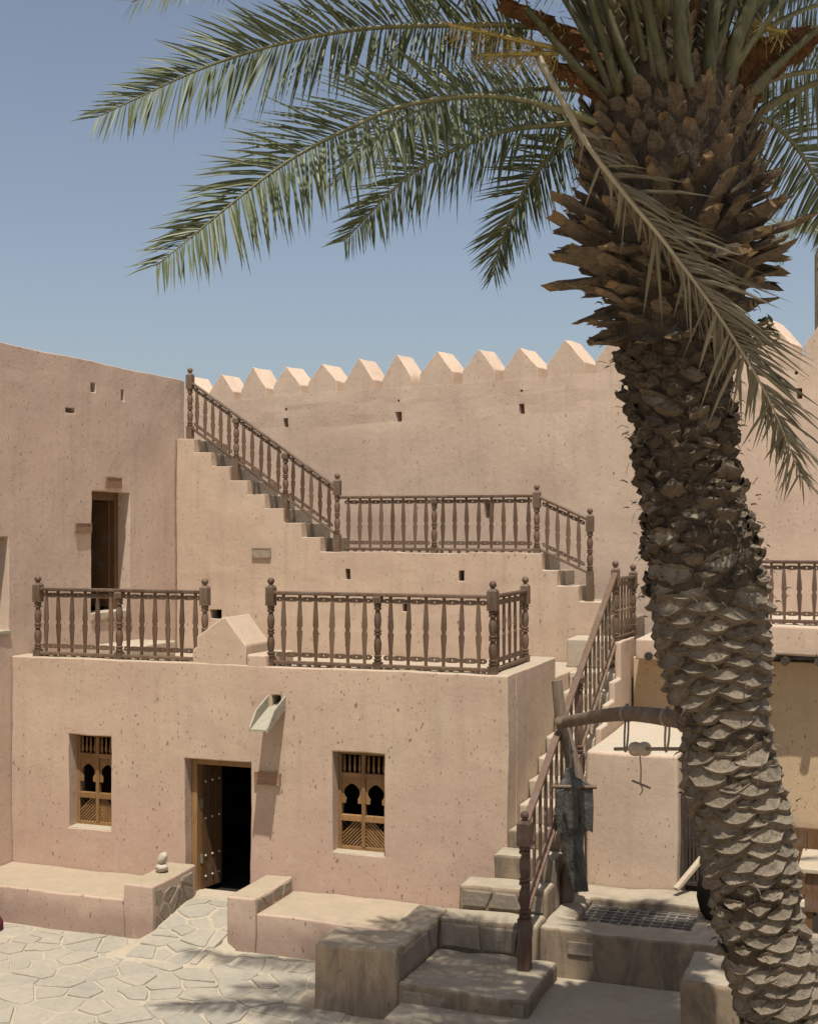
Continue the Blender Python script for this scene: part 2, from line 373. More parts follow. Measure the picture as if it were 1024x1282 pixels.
def clip(poly, p, n):
    out = []
    for i in range(len(poly)):
        a, b = poly[i], poly[(i+1) % len(poly)]
        da = (a[0]-p[0])*n[0] + (a[1]-p[1])*n[1]; db = (b[0]-p[0])*n[0] + (b[1]-p[1])*n[1]
        if da <= 0: out.append(a)
        if (da < 0 < db) or (db < 0 < da):
            k = da/(da-db); out.append((a[0]+(b[0]-a[0])*k, a[1]+(b[1]-a[1])*k))
    return out
def cells(x0, x1, y0, y1, size, rng, gap=0.016, squash=1.0):
    pts = []; nx_ = int((x1-x0)/size)+1; ny_ = int((y1-y0)/(size*squash))+1
    for i in range(nx_):
        for j in range(ny_):
            pts.append((x0 + (i + 0.5 + rng.uniform(-.46,.46) + (0.5 if j % 2 else 0))*size, y0 + (j + 0.5 + rng.uniform(-.46,.46))*size*squash))
    drop = set(rng.sample(range(len(pts)), int(len(pts)*0.22)))        # bigger stones here and there
    pts = [p for k, p in enumerate(pts) if k not in drop]
    res = []
    for k, p in enumerate(pts):
        poly = [(x0,y0),(x1,y0),(x1,y1),(x0,y1)]
        for l, q in enumerate(pts):
            if l == k: continue
            dx, dy = q[0]-p[0], q[1]-p[1]; d = math.hypot(dx, dy)
            if d > size*4: continue
            gp = gap*rng.uniform(0.6, 1.5)
            poly = clip(poly, ((p[0]+q[0])/2 - dx/d*gp, (p[1]+q[1])/2 - dy/d*gp), (dx/d, dy/d))
            if len(poly) < 3: break
        if len(poly) >= 3:
            cx_ = sum(v[0] for v in poly)/len(poly); cy_ = sum(v[1] for v in poly)/len(poly)
            area = abs(sum(poly[i][0]*poly[(i+1)%len(poly)][1]-poly[(i+1)%len(poly)][0]*poly[i][1] for i in range(len(poly))))/2
            if area > 0.012: res.append((cx_, cy_, poly))
    return res
def flag_mesh(poly, cx_, cy_, zf, rng, thick=0.03, lift=0.014):
    # worn, slightly wavy outline, chamfered rim
    out = []
    n = len(poly)
    for i in range(n):
        a, b = poly[i], poly[(i+1) % n]; L = math.hypot(b[0]-a[0], b[1]-a[1]); m = 2 if L > 0.22 else 1
        for k in range(m):
            f = (0.07 if k == 0 else 0.5) if m == 2 else 0.12
            out.append((a[0]+(b[0]-a[0])*f + rng.uniform(-.012,.012), a[1]+(b[1]-a[1])*f + rng.uniform(-.012,.012)))
        f = 0.94
        out.append((a[0]+(b[0]-a[0])*f, a[1]+(b[1]-a[1])*f))
    m = len(out); tilt = (rng.uniform(-.035,.035), rng.uniform(-.035,.035)); up = lift + rng.uniform(-.009,.008)
    mb = MB(); vs_ = []
    for s_, dz in ((1.0, -thick), (1.0, up-0.008), (0.955, up)):
        for x, y in out:
            X_ = cx_+(x-cx_)*s_; Y_ = cy_+(y-cy_)*s_
            vs_.append((X_, Y_, zf(X_, Y_) + dz + tilt[0]*(X_-cx_) + tilt[1]*(Y_-cy_)))
    fs = [tuple(range(2*m, 3*m))]
    for r in range(2):
        for i in range(m): j = (i+1) % m; fs.append((r*m+i, r*m+j, (r+1)*m+j, (r+1)*m+i))
    mb.add(vs_, fs); return mb
rng = random.Random(11)
zc = lambda x, y: 0.012*noise.noise(Vector((x*0.8, y*0.8, 0)))
for cx_, cy_, poly in cells(-12.0, -5.3, 10.7, 14.40, 0.385, rng, 0.0135, 0.85):
    if cx_ > -5.95 and cy_ > 12.9: continue
    if -8.8 < cx_ < -7.6 and cy_ > 13.75: continue
    flag_mesh(poly, cx_, cy_, zc, rng).build('flagstone', M['flag'], court)

# ramp up to the house door
RX0, RX1, RY0, RY1, RZ = -8.86, -7.58, 13.55, FY+0.02, 0.27
def zr(x, y):
    k = min(1, max(0, (y-RY0)/(15.25-RY0))); k = k*k*(2-k)*.5 + k*.5; return RZ*k + 0.004
mb = MB(); n = 12
for j in range(n+1):
    y = RY0 + (RY1-RY0)*j/n; fl = 0.38*(1-min(1, j/7.0))**1.5
    for i in range(7):
        x = RX0-fl + (RX1-RX0+2*fl)*i/6; mb.v.append((x, y, zr(x, y) if (0 < i < 6 and j > 0) or y > 14.4 else -0.03))
for j in range(n):
    for i in range(6): a = j*7+i; mb.f.append((a, a+1, a+8, a+7)); mb.m.append(0)
ramp = tag(mb.build('ramp', M['mortar'], smooth=True), kind='structure')
for cx_, cy_, poly in cells(-8.66, -7.70, 13.75, 15.42, 0.27, rng, 0.018, 1.0):
    flag_mesh(poly, cx_, cy_, zr, rng, lift=0.012).build('flagstone', M['flag'], ramp)

# ------------------------------------------------------------------ shared builders
def stones_on_face(parent, O, U, W, N, w, h, size, rng, mat, proud=0.012, name='stone'):
    """rubble showing in a face: each stone its own piece, standing a little proud of the joint"""
    O, U, W, N = Vector(O), Vector(U), Vector(W), Vector(N)
    for cx_, cy_, poly in cells(0.02, w-0.02, 0.02, h-0.02, size, rng, 0.012, 0.75):
        mb = MB(); m = len(poly); vs_ = []
        pr = proud*rng.uniform(0.5, 1.8)
        for s_, d in ((1.0, -0.03), (1.0, pr*0.4), (0.86, pr)):
            for x, y in poly: vs_.append(O + U*(cx_+(x-cx_)*s_) + W*(cy_+(y-cy_)*s_) + N*(d + rng.uniform(-.003,.003)))
        fs = [tuple(range(2*m, 3*m))] + [(r*m+i, r*m+(i+1)%m, (r+1)*m+(i+1)%m, (r+1)*m+i) for r in range(2) for i in range(m)]
        mb.add(vs_, fs); mb.build(name, mat, parent)

_bal = {}
def baluster_mesh(h, mat):
    key = (round(h, 3), mat.name)
    if key not in _bal:
        prof = [(0,.017),(.10,.018),(.30,.027),(.43,.036),(.455,.036),(.475,.025),(.515,.025),(.535,.036),(.56,.036),(.72,.028),(.9,.019),(1,.018)]
        mb = MB(); vs_ = []; fs = []; m = len(prof)
        for f, w in prof:
            for x, y in ((-w,-.013),(w,-.013),(w,.013),(-w,.013)): vs_.append((x, y, f*h))
        for i in range(m-1):
            for k in range(4): l = (k+1) % 4; fs.append((i*4+k, i*4+l, (i+1)*4+l, (i+1)*4+k))
        fs += [(3,2,1,0), tuple(range((m-1)*4, m*4))]
        mb.add(vs_, fs); _bal[key] = mb.mesh('baluster', mat)
    return _bal[key]

_post = {}
def post_mesh(h, ball, mat, foot=0.0, w=0.052):
    """turned post: square foot, ringed shaft, square head, ball finial"""
    key = (round(h, 3), ball, mat.name, round(foot, 3), w)
    if key in _post: return _post[key]
    mb = MB(); zb = 0.10
    mb.box(-w, w, -w, w, -foot, zb)
    head = 0.27 if ball else 0.10
    zt = h - head
    L = zt - zb
    prof = []
    for f, r in ((0,.040),(.03,.052),(.05,.052),(.06,.036),(.09,.052),(.11,.052),(.12,.034),(.20,.046),(.30,.052),(.37,.044),(.43,.030),(.45,.030),
                 (.46,.050),(.49,.050),(.50,.034),(.52,.050),(.545,.050),(.555,.034),(.63,.045),(.72,.050),(.80,.042),(.86,.030),(.88,.030),(.89,.050),(.92,.050),(.93,.036),(.95,.050),(.98,.050),(1,.04)):
        prof.append((r*w/.052, zb + L*f))
    mb.lathe(prof, (0,0,0), 10)
    c = w*1.08
    mb.box(-c, c, -c, c, zt, h-0.03)
    mb.hexa([(-c,-c,h-.03),(c,-c,h-.03),(c,c,h-.03),(-c,c,h-.03),(-c*.6,-c*.6,h),(c*.6,-c*.6,h),(c*.6,c*.6,h),(-c*.6,c*.6,h)])
    if ball:
        pr = [(.028, h-.005), (.026, h+.015)]
        for k in range(1, 9):
            a = math.pi*k/9 - math.pi/2; pr.append((.047*math.cos(a)+.002, h+.055+.047*math.sin(a)))
        mb.lathe(pr, (0,0,0), 10)
    me = mb.mesh('post', mat); me.polygons.foreach_set('use_smooth', [True]*len(me.polygons)); me.set_sharp_from_angle(angle=R(42))
    _post[key] = me; return me
def put(name, me, parent, loc, rz=0.0):
    o = bpy.data.objects.new(name, me); COL.objects.link(o); o.location = loc; o.rotation_euler = (0, 0, rz)
    adopt(o, parent); return o
def rail_section(root, A, B, H, n, mat, bal_mat=None, ends=(0.09, 0.09), strips=True):
    A, B = Vector(A), Vector(B); d = Vector((B.x-A.x, B.y-A.y, 0)); L = d.length; d.normalize()
    sl = (B.z-A.z)/L; sd_ = Vector((-d.y, d.x, 0)); rz = math.atan2(d.y, d.x)
    P = lambda u, v, z: A + d*u + sd_*v + Vector((0,0,z + sl*u))
    def sbox(name, u0, u1, v, z0, z1, bev=0.006):
        mb = MB(); mb.hexa([P(u0,-v,z0),P(u1,-v,z0),P(u1,v,z0),P(u0,v,z0),P(u0,-v,z1),P(u1,-v,z1),P(u1,v,z1),P(u0,v,z1)])
        return mb.build(name, mat, root, bevel=bev)
    sbox('handrail', -.056, L+.056, 0.042, H-0.048, H, 0.012)
    sbox('base_rail', 0, L, 0.034, 0.028, 0.072)
    if abs(sl) < 0.02:
        mb = MB()
        k = max(2, int(L/0.14))
        for i in range(k):
            u = L*(i+0.5)/k; mb.hexa([P(u-.02,-.03,-.015),P(u+.02,-.03,-.015),P(u+.02,.03,-.015),P(u-.02,.03,-.015),P(u-.02,-.03,.03),P(u+.02,-.03,.03),P(u+.02,.03,.03),P(u-.02,.03,.03)])
        mb.build('spacer_blocks', mat, root)['kind'] = 'stuff'
    us = [ends[0] + (L-ends[0]-ends[1])*i/max(1, n-1) for i in range(n)]
    me = baluster_mesh(H-0.048-0.066, bal_mat or mat)
    for u in us: put('baluster', me, root, P(u + random.uniform(-.006,.006), 0, 0.066), rz + random.uniform(-.06,.06)).rotation_euler.rotate_axis('Y', random.uniform(-.014,.014))
    if strips:
        for zc_ in (0.155, H-0.105):
            mb = MB()
            eu = [0.03] + us + [L-0.03]
            for a, b in zip(eu, eu[1:]):
                if b-a < 0.05: continue
                c = (a+b)/2; g_ = (b-a)/2; hh = 0.034; K = 10; vs_ = []; fs = []
                for v in (-.011, .011):
                    for k in range(K):
                        an = 2*math.pi*k/K
                        ex = max(-1, min(1, math.cos(an)*1.3)); vs_.append(P(c+g_*ex, v, zc_ + hh*math.sin(an)*(0.9 if abs(ex) > .8 else 1) + (0.014 if False else 0)))
                    for k in range(K):
                        an = 2*math.pi*k/K; vs_.append(P(c+.0125*math.cos(an), v, zc_ + .0125*math.sin(an)))
                for k in range(K):
                    l = (k+1) % K; q = 2*K
                    fs += [(k, l, K+l, K+k), (q+k, q+K+k, q+K+l, q+l), (k, q+k, q+l, l), (K+k, K+l, q+K+l, q+K+k)]
                mb.add(vs_, fs)
            if mb.f: mb.build('pierced_strip', mat, root)
    return P

# ------------------------------------------------------------------ courtyard house
house = thing('courtyard_house', 'two-window plastered house with open door and railed roof terrace', 'house', (-8.0, FY, 0))
DOOR = (-8.87, -7.90, 0.20, 2.10); WL = (-10.70, -10.02, 1.04, 2.33); WR = (-6.73, -6.01, 1.02, 2.31); SP = (-7.58, -7.455, 2.80, 3.0)
hs = [DOOR, WL, WR, SP]
slab('front_wall', (0, FY, 0), (1,0,0), (0,0,1), (0, 0.40, 0), [LX+0.004, HX] + [h[0] for h in hs] + [h[1] for h in hs], [0, 3.38] + [h[2] for h in hs] + [h[3] for h in hs], holes_mask(hs), M['house'], house, step=0.16, amp=0.016, bevel=0.02)
slab('side_wall', (HX, 0, 0), (0,1,0), (0,0,1), (-0.40, 0, 0), [FY+0.40, 18.0, 20.06], [0, 3.10, 3.38], lambda u, w: w < 3.10 or u < 18.0, M['house'], house)
pbox('roof', LX+0.05, HX-0.38, FY+0.38, 20.08, 2.78, 3.10, M['house'], house)
MB().box(LX+0.02, HX-0.2, FY+0.3, 20.0, 0.05, 0.21).build('floor', M['black'], house)  # blackened to paint in the room's shade
MB().box(LX+0.02, HX-0.3, 19.6, 19.9, 0.1, 2.9).build('rear_wall', M['black'], house)  # black as the floor, for a shaded room
# gabled block on the roof edge over the door
prof = [(-8.775,3.33),(-8.775,3.55),(-8.715,3.60),(-8.715,3.73),(-8.50,3.87),(-8.33,3.99),(-8.27,4.00),(-8.12,3.82),(-7.96,3.64),(-7.96,3.33)]
gb = MB(); gb.prism([wob(Vector((x, FY+.012, z)), .016) for x, z in prof], (0, .70, 0))
gb.build('roof_gable', M['house'], house, bevel=0.022, seg=3)
pbox('gable_shoulder', -7.955, -7.66, FY+0.002, FY+0.85, 3.30, 3.53, M['house'], house, bevel=0.035)

def window(x0, x1, z0, z1, name_label):
    yf = FY + 0.19; w = x1-x0; h = z1-z0; xm = (x0+x1)/2; th = 0.055
    zz = lambda f: z1 - f*h
    mb = MB()
    b = 0.052
    mb.box(x0, x0+b, yf, yf+th, z0, z1); mb.box(x1-b, x1, yf, yf+th, z0, z1)
    mb.box(x0+b, x1-b, yf+.002, yf+th, z1-0.05, z1); mb.box(x0+b, x1-b, yf+.002, yf+th, z0, z0+0.055)
    fr = mb.build('window', M['wood_warm'], house, bevel=0.004)
    fr['label'] = name_label
    MB().box(xm-.026, xm+.026, yf-.008, yf+th, z0+.055, z1-.05).build('mullion', M['wood_warm'], fr, bevel=0.004)
    for f0, f1, pr in ((.222,.268,.004), (.645,.705,.014)):
        for a, c in ((x0+b, xm-.026), (xm+.026, x1-b)):
            MB().box(a, c, yf-pr, yf+th, zz(f1), zz(f0)).build('rail', M['wood_warm'], fr, bevel=0.004)
    bh = zz(.05) - zz(.222)
    bm_ = MB().lathe([(.009,0),(.012,bh*.08),(.022,bh*.25),(.017,bh*.42),(.010,bh*.6),(.014,bh*.7),(.010,bh*.82),(.011,bh)], (0,0,0), 8).mesh('baluster', M['wood_warm'], True)
    for a, c in ((x0+b, xm-.026), (xm+.026, x1-b)):
        for k in range(4):
            o = bpy.data.objects.new('baluster', bm_); COL.objects.link(o); o.location = (a+(c-a)*(k+.5)/4, yf+.028, zz(.222)); adopt(o, fr)
        # horseshoe arch board
        wd = c-a; cc = (a+c)/2; zb_ = zz(.53); zt_ = zz(.268); r = wd*0.40; zcn = zz(.425)
        arch = [(cc - wd*.30, zb_)]
        for k in range(15):
            an = R(225) - R(270)*k/14
            rr = r*(1.0 + (0.16*max(0, 1-abs(k-7)/2.0)))
            arch.append((cc + rr*math.cos(an), zcn + rr*0.93*math.sin(an)))
        arch.append((cc + wd*.30, zb_))
        poly = [(a, zb_), (a, zt_), (c, zt_), (c, zb_)] + arch[::-1]
        mb = MB(); mb.prism([(x, yf+.012, z) for x, z in poly], (0, .022, 0)); mb.build('arch_panel', M['wood_warm'], fr)
        # diagonal lattice
        za, zc2 = z0+.055, zz(.705); sgn = 1 if a < xm-0.1 else -1
        k = -3
        while True:
            u0 = k*0.047
            if u0 > wd + 0.02: break
            pts = []
            # line x = u0 + s, z = s (or mirrored) clipped to the opening
            s0, s1 = max(0, -u0), min(zc2-za, wd-u0)
            if s1 - s0 > 0.02:
                q0, q1 = (u0+s0, s0), (u0+s1, s1)
                if sgn < 0: q0, q1 = (wd-q0[0], q0[1]), (wd-q1[0], q1[1])
                MB().bar((a+q0[0], yf+.03, za+q0[1]), (a+q1[0], yf+.03, za+q1[1]), 0.017, 0.017, up=(0,1,0)).build('slat', M['wood_warm'], fr)
            k += 1
            if k > 20: break
        for k2 in range(9):      # the crossing layer behind
            u0 = -0.25 + k2*0.07; s0, s1 = max(0, -u0), min(zc2-za, wd-u0)
            if s1 - s0 > 0.02:
                q0, q1 = (u0+s0, s0), (u0+s1, s1)
                if sgn > 0: q0, q1 = (wd-q0[0], q0[1]), (wd-q1[0], q1[1])
                MB().bar((a+q0[0], yf+.05, za+q0[1]), (a+q1[0], yf+.05, za+q1[1]), 0.012, 0.012, up=(0,1,0)).build('slat', M['wood_dark'], fr)
    MB().box(x0+.004, x1-.004, FY+.008, yf+.01, z0-.02, z0+.010).build('sill', M['mortar'], fr, bevel=0.01)
window(*WL, 'wooden window with two keyhole arches left of the door')
window(*WR, 'wooden window with two keyhole arches right of the door')
# house door: frame and one leaf swung into the room
x0, x1, z0, z1 = DOOR
y = FY + 0.17
mb = MB(); mb.box(x0, x0+.085, y, y+.12, z0, z1); mb.box(x1-.05, x1, y, y+.12, z0, z1); mb.box(x0+.085, x1-.05, y+.002, y+.12, z1-.10, z1)
dr = mb.build('door_frame', M['wood_warm'], house, bevel=0.006)
MB().box(x0, x1, FY+.02, y+.16, z0-.02, z0+.085).build('threshold', M['tread'], dr, bevel=0.012)
hx, hy = x0+.095, y+.10; an = R(80)
ML = Matrix.Translation((hx, hy, z0+.09)) @ Matrix.Rotation(an, 4, 'Z')
lh = z1-.11-(z0+.09)
leaf = None
for k in range(3):
    mb = MB(); mb.box(k*.145, k*.145+.141, -.018, .018, 0, lh-.01, ML)
    o = mb.build('door_plank', M['wood_door'], house if leaf is None else leaf, bevel=0.004)
    if leaf is None: leaf = o; o.name = 'door'
for zz_ in (.16, .44, .95, 1.45):
    MB().box(.01, .42, .018, .05, zz_-.05, zz_+.05, ML).build('ledge', M['wood_door'], leaf)
    for k in range(3):
        c = ML @ Vector((.07+k*.145, -.02, zz_)); MB().lathe([(.004,-.016),(.014,-.008),(.016,0),(.014,.008),(.004,.016)], c, 8).build('stud', M['stud'], leaf, smooth=True)
for zz_ in (.35, 1.1): MB().box(-.012, .006, -.03, .02, zz_, zz_+.12, ML).build('hinge', M['iron'], leaf)

# ------------------------------------------------------------------ left building
lb = thing('left_building', 'tall plastered building along the left with doorway onto the terrace', 'building', (LX-2, 16, 0))
def lrect(px0, py0, px1, py1):
    a = at(px0, py0, X=LX); b = at(px1, py1, X=LX); return (min(a.y, b.y), max(a.y, b.y), min(a.z, b.z), max(a.z, b.z))
LD = (17.55, 18.65, 3.84, 5.76); LW = (14.45, 15.50, 3.74, 5.06)
lh_ = [LD, LW, (19.0-1.33, 17.76, 7.05, 7.30), (18.42, 18.52, 7.06, 7.34), lrect(83, 509, 94, 517)]
a = lrect(114, 479, 120, 492); b = lrect(151, 487, 155, 502); lh_[2] = a; lh_[3] = b
slab('wall', (LX, 0, 0), (0,1,0), (0,0,1), (-0.5, 0, 0), [6.0, 20.42] + [h[0] for h in lh_] + [h[1] for h in lh_], [0, 7.78] + [h[2] for h in lh_] + [h[3] for h in lh_], holes_mask(lh_), M['left'], lb, step=0.2, amp=0.017, bevel=0.04)
MB().box(-16, LX-.45, 6.0, 20.4, 7.2, 7.5).build('roof', M['left'], lb)
MB().box(-16.4, -16, 6.0, 20.4, 0, 7.7).build('rear_wall', M['left'], lb)
MB().box(-16, LX-.45, 5.6, 6.0, 0, 7.7).build('end_wall', M['left'], lb)
MB().box(-16, LX-.45, 20.0, 20.4, 0, 7.6).build('end_wall', M['left'], lb)
MB().box(-16, LX-.47, 6.0, 20.0, 3.4, 3.80).build('upper_floor', M['black'], lb)  # black colour in place of the dim room behind the openings
MB().box(LX-.62, LX-.53, 17.2, 19.0, 6.4, 7.6).build('loophole_shade', M['wood_dark'], lb)  # added dark sheet, paints the shade inside the slits
xf = LX - 0.22
mb = MB(); mb.box(xf-.10, xf, LD[0], LD[0]+.08, LD[2], LD[3]); mb.box(xf-.10, xf, LD[1]-.11, LD[1], LD[2], LD[3]); mb.box(xf-.10, xf-.002, LD[0]+.08, LD[1]-.11, LD[3]-.13, LD[3])
o = mb.build('door_frame', M['wood_door'], lb, bevel=0.006)
MB().box(xf-.75, xf-.08, LD[1]-.16, LD[1]-.115, LD[2]+.06, LD[3]-.14).build('door_leaf', M['wood_door'], o, bevel=0.005)
MB().box(xf-.12, LX+.03, LD[0]-.02, LD[1]+.02, LD[2]-.10, LD[2]+.02).build('threshold', M['tread'], o, bevel=0.012)
mb = MB(); mb.box(xf-.06, xf, LW[0], LW[0]+.06, LW[2], LW[3]); mb.box(xf-.06, xf, LW[1]-.07, LW[1], LW[2], LW[3]); mb.box(xf-.06, xf-.002, LW[0]+.06, LW[1]-.07, LW[3]-.07, LW[3]); mb.box(xf-.06, xf-.002, LW[0]+.06, LW[1]-.07, LW[2], LW[2]+.07)
o = mb.build('window_frame', M['wood_door'], lb, bevel=0.005)
MB().box(xf-.05, xf-.03, LW[0]+.05, LW[1]-.06, LW[2]+.05, LW[3]-.06).build('shutter', M['wood_dark'], o)
MB().box(xf-.01, LX+.03, LW[0]-.02, LW[1]+.02, LW[2]-.05, LW[2]+.012).build('sill', M['mortar'], o, bevel=0.01)
# stone steps below that door, on the terrace
st = thing('door_step', 'low stone step below the upper doorway on the terrace', 'step', (LX+.4, 18.1, 3.1))
pbox('step', LX+.006, LX+.75, 17.35, 18.85, 3.105, 3.36, M['tread'], st, bevel=0.03)

# ------------------------------------------------------------------ upper staircase along the rear
SY = 20.10; LZ = 4.79
us_ = thing('upper_staircase', 'plastered stone staircase climbing left behind the terrace, with a landing', 'staircase', (-8, SY, 3.0))
n_up = 8; tr = (-8.58 - (-11.63))/9.0
tops = []
for k in range(9): tops.append((-8.58 - tr*(k+1), -8.58 - tr*k, LZ + 0.2425*k))
tops += [(-8.58, -5.12, LZ), (-5.12, -4.88, 4.52), (-4.88, -4.54, 4.28), (-4.54, -4.18, 4.04)]
def smask(u, w):
    for a, b, z in tops:
        if a <= u <= b: return w < z
    return False
def smask_h(u, w): return smask(u, w) and holes_mask(sh)(u, w)
def yrect(px0, py0, px1, py1, Y):
    a = at(px0, py0, Y=Y); b = at(px1, py1, Y=Y); return (min(a.x, b.x), max(a.x, b.x), min(a.z, b.z), max(a.z, b.z))
sh = [yrect(432, 713, 438, 726, SY), yrect(574, 714, 581, 727, SY), yrect(504, 754, 511, 766, SY), yrect(263, 763, 277, 775, SY)]
slab('wall', (0, SY, 0), (1,0,0), (0,0,1), (0, 0.26, 0), [t[0] for t in tops] + [-4.18] + [h[0] for h in sh] + [h[1] for h in sh], [2.9] + [t[2] for t in tops] + [h[2] for h in sh] + [h[3] for h in sh], smask_h, M['stairwall'], us_, step=0.14, amp=0.018, bevel=0.018)
MB().box(-11.62, -4.3, SY+.28, SY+.34, 2.9, 4.0).build('loophole_shade', M['wood_dark'], us_)  # dark sheet added so the slits look shaded
for a, b, z in tops:
    zb = z-0.55
    pbox('step', a+.004, b-(0.012 if b < -4.2 else 0), SY+.265, SY+1.25, min(zb, 4.0) if a > -8.6 else zb, z-.012, M['rubble'], us_, bevel=0.015, amp=0.01)
pbox('core', -11.6, -4.24, SY+.36, SY+1.24, 2.9, 4.02, M['stairwall'], us_)
pbox('foot_step', -4.56, -3.92, 19.36, 20.08, 3.09, 3.53, M['tread'], us_, bevel=0.03)
pbox('foot_step', -4.17, -3.72, SY+.0, SY+1.2, 3.0, 3.80, M['rubble'], us_, bevel=0.03)

# ------------------------------------------------------------------ fort wall with merlons
WO = Vector((-13.0, 24.4, 0)); WE = Vector((0.9644, -0.2644, 0)); WN = Vector((0.2644, 0.9644, 0))
FT = 7.83
def wall_uv(px, py):
    d = ray(px, py); c = Vector((0,0,CAM_Z)); t = (WO - c).dot(WN)/d.dot(WN); p = c + d*t
    return (p-WO).dot(WE), p.z
fort = thing('fort_wall', 'high plastered fort wall with a row of pointed merlons', 'wall', WO + WE*7)
fh = []
for q in ((355,525,361,536), (495,516,503,528), (650,505,657,518), (995,485,1003,499), (604,627,617,649), (357,512,360,515), (498,500,501,503), (652,487,655,490), (994,464,998,468)):
    a = wall_uv(q[0], q[1]); b = wall_uv(q[2], q[3]); fh.append((a[0], b[0], b[1], a[1]))
slab('wall', WO, WE, (0,0,1), WN*0.32, [-1.2, 17.5] + [h[0] for h in fh] + [h[1] for h in fh], [0, FT] + [h[2] for h in fh] + [h[3] for h in fh], holes_mask(fh), M['fort'], fort, step=0.24, amp=0.03, bevel=0.03)
slab('wall_core', WO + WN*0.33, WE, (0,0,1), WN*0.55, [-1.2, 17.5], [0, FT-0.01], lambda u, w: True, M['fort'], fort, step=0.8)
s0, _ = wall_uv(317, 480); s1, _ = wall_uv(708, 450); ds = (s1-s0)/8
rm = random.Random(3)
for k in range(-2, 17):
    c = s0 + ds*k
    if c < -1 or c > 17: continue
    w = ds*0.385*rm.uniform(.96, 1.04); hs_ = 0.20 + rm.uniform(-.03,.03); hp = 0.58 + rm.uniform(-.05,.05); e = rm.uniform(-.03,.03)
    key = [(-w, -0.06), (-w, hs_), (e-.018, hp), (e+.018, hp), (w, hs_), (w, -0.06)]; prof = []
    for (xa, za), (xb, zb) in zip(key, key[1:]):
        m_ = max(1, int(math.hypot(xb-xa, zb-za)/.09))
        prof += [(xa+(xb-xa)*q/m_, za+(zb-za)*q/m_) for q in range(m_)]
    prof.append(key[-1]); mb = MB(); n_ = len(prof); S_ = 5; vs_ = []
    for d in range(S_+1):
        for x, z in prof: vs_.append(wob(WO + WE*(c+x) + WN*(0.008+.52*d/S_) + Vector((0,0,FT+z)), 0.022))
    fs = [tuple(range(n_))[::-1], tuple(range(S_*n_, (S_+1)*n_))] + [(d*n_+q, d*n_+(q+1)%n_, (d+1)*n_+(q+1)%n_, (d+1)*n_+q) for d in range(S_) for q in range(n_)]
    mb.add(vs_, fs); mb.build('merlon', M['fort'], fort, bevel=0.013, seg=2)

# ------------------------------------------------------------------ benches beside the door
BY = 14.44
b1 = thing('wall_bench', 'plastered masonry bench left of the door, with raised end block', 'bench', (-10.3, BY, 0))
pbox('seat', LX+.006, -9.112, BY, FY-.004, -.08, .48, M['bench'], b1, amp=0.024, step=.16, bevel=0.03)
pbox('end_block', -9.11, -8.70, BY-.006, FY-.004, -.08, .69, M['bench'], b1, amp=0.024, step=.16, bevel=0.03)
stones_on_face(b1, (-8.70, BY+.03, .04), (0,1,0), (0,0,1), (1,0,0), 1.02, .60, .24, rng, M['rubble'])
b2 = thing('wall_bench', 'plastered masonry bench right of the door, running to the worn pier', 'bench', (-6.4, BY, 0))
pbox('seat', -7.268, -4.86, BY, FY-.004, -.08, .48, M['bench'], b2, amp=0.024, step=.16, bevel=0.03)
pbox('end_block', -7.66, -7.27, BY-.006, FY-.004, -.08, .67, M['bench'], b2, amp=0.024, step=.16, bevel=0.03)
stones_on_face(b2, (-7.27, BY+.03, .49), (0,1,0), (0,0,1), (1,0,0), 1.02, .17, .20, rng, M['rubble'])

# ------------------------------------------------------------------ pavement, outdoor staircase
slab('pavement', (0,0,0.0), (1,0,0), (0,1,0), (0,0,0.20), [-4.84, 3.2], [9.0, 14.34], lambda u, w: True, M['pier'], None, step=0.35, bevel=0.03)
tag(bpy.data.objects['pavement'], kind='structure')
cs = thing('courtyard_staircase', 'worn stone staircase rising beside the house to the terrace', 'staircase', (-4.3, 14, 0))
slab('pier', (0,0,-.08), (1,0,0), (0,1,0), (0,0,.81), [-5.84, -5.25, -4.86], [12.97, 13.65, 14.43, 14.72], lambda u, w: w < 13.65 or u > -5.25, M['pier'], cs, step=0.12, amp=0.038, bevel=0.045)
pbox('step', -4.858, -3.46, 12.98, 14.26, .05, .39, M['step'], cs, amp=0.036, step=.11, bevel=0.04)
pbox('step', -4.858, -3.706, 14.262, 14.71, .05, .735, M['step'], cs, amp=0.034, step=.11, bevel=0.04)
pbox('step', -4.74, -3.71, 14.712, 15.16, .05, 1.00, M['step'], cs, amp=0.034, step=.11, bevel=0.04)
stones_on_face(cs, (-4.84, 12.98, .06), (1,0,0), (0,0,1), (0,-1,0), 1.36, .29, .38, rng, M['rubble'], .010)
stones_on_face(cs, (-4.83, 14.262, .40), (1,0,0), (0,0,1), (0,-1,0), 1.08, .30, .40, rng, M['rubble'], .010)
stones_on_face(cs, (-4.72, 14.712, .75), (1,0,0), (0,0,1), (0,-1,0), 1.0, .22, .32, rng, M['rubble'], .010)
stones_on_face(cs, (-4.86, 13.02, .40), (0,1,0), (0,0,1), (1,0,0), 1.2, .30, .40, rng, M['rubble'], .010)
pbox('step', -4.45, -3.71, 15.162, 15.60, .05, 1.27, M['step'], cs, amp=0.034, step=.11, bevel=0.04)
fl = [(15.60,1.49),(16.06,1.72),(16.50,1.94),(16.95,2.16),(17.40,2.38),(17.85,2.61),(18.30,2.86),(18.75,3.095)]
for k, (ya, z) in enumerate(fl):
    yb = fl[k+1][0] if k+1 < len(fl) else 20.09
    pbox('step', HX+.006, -3.71, ya+.002, yb, z-.5, z, M['tread'] if k > 0 else M['step'], cs, amp=0.03, step=.11, bevel=0.03)
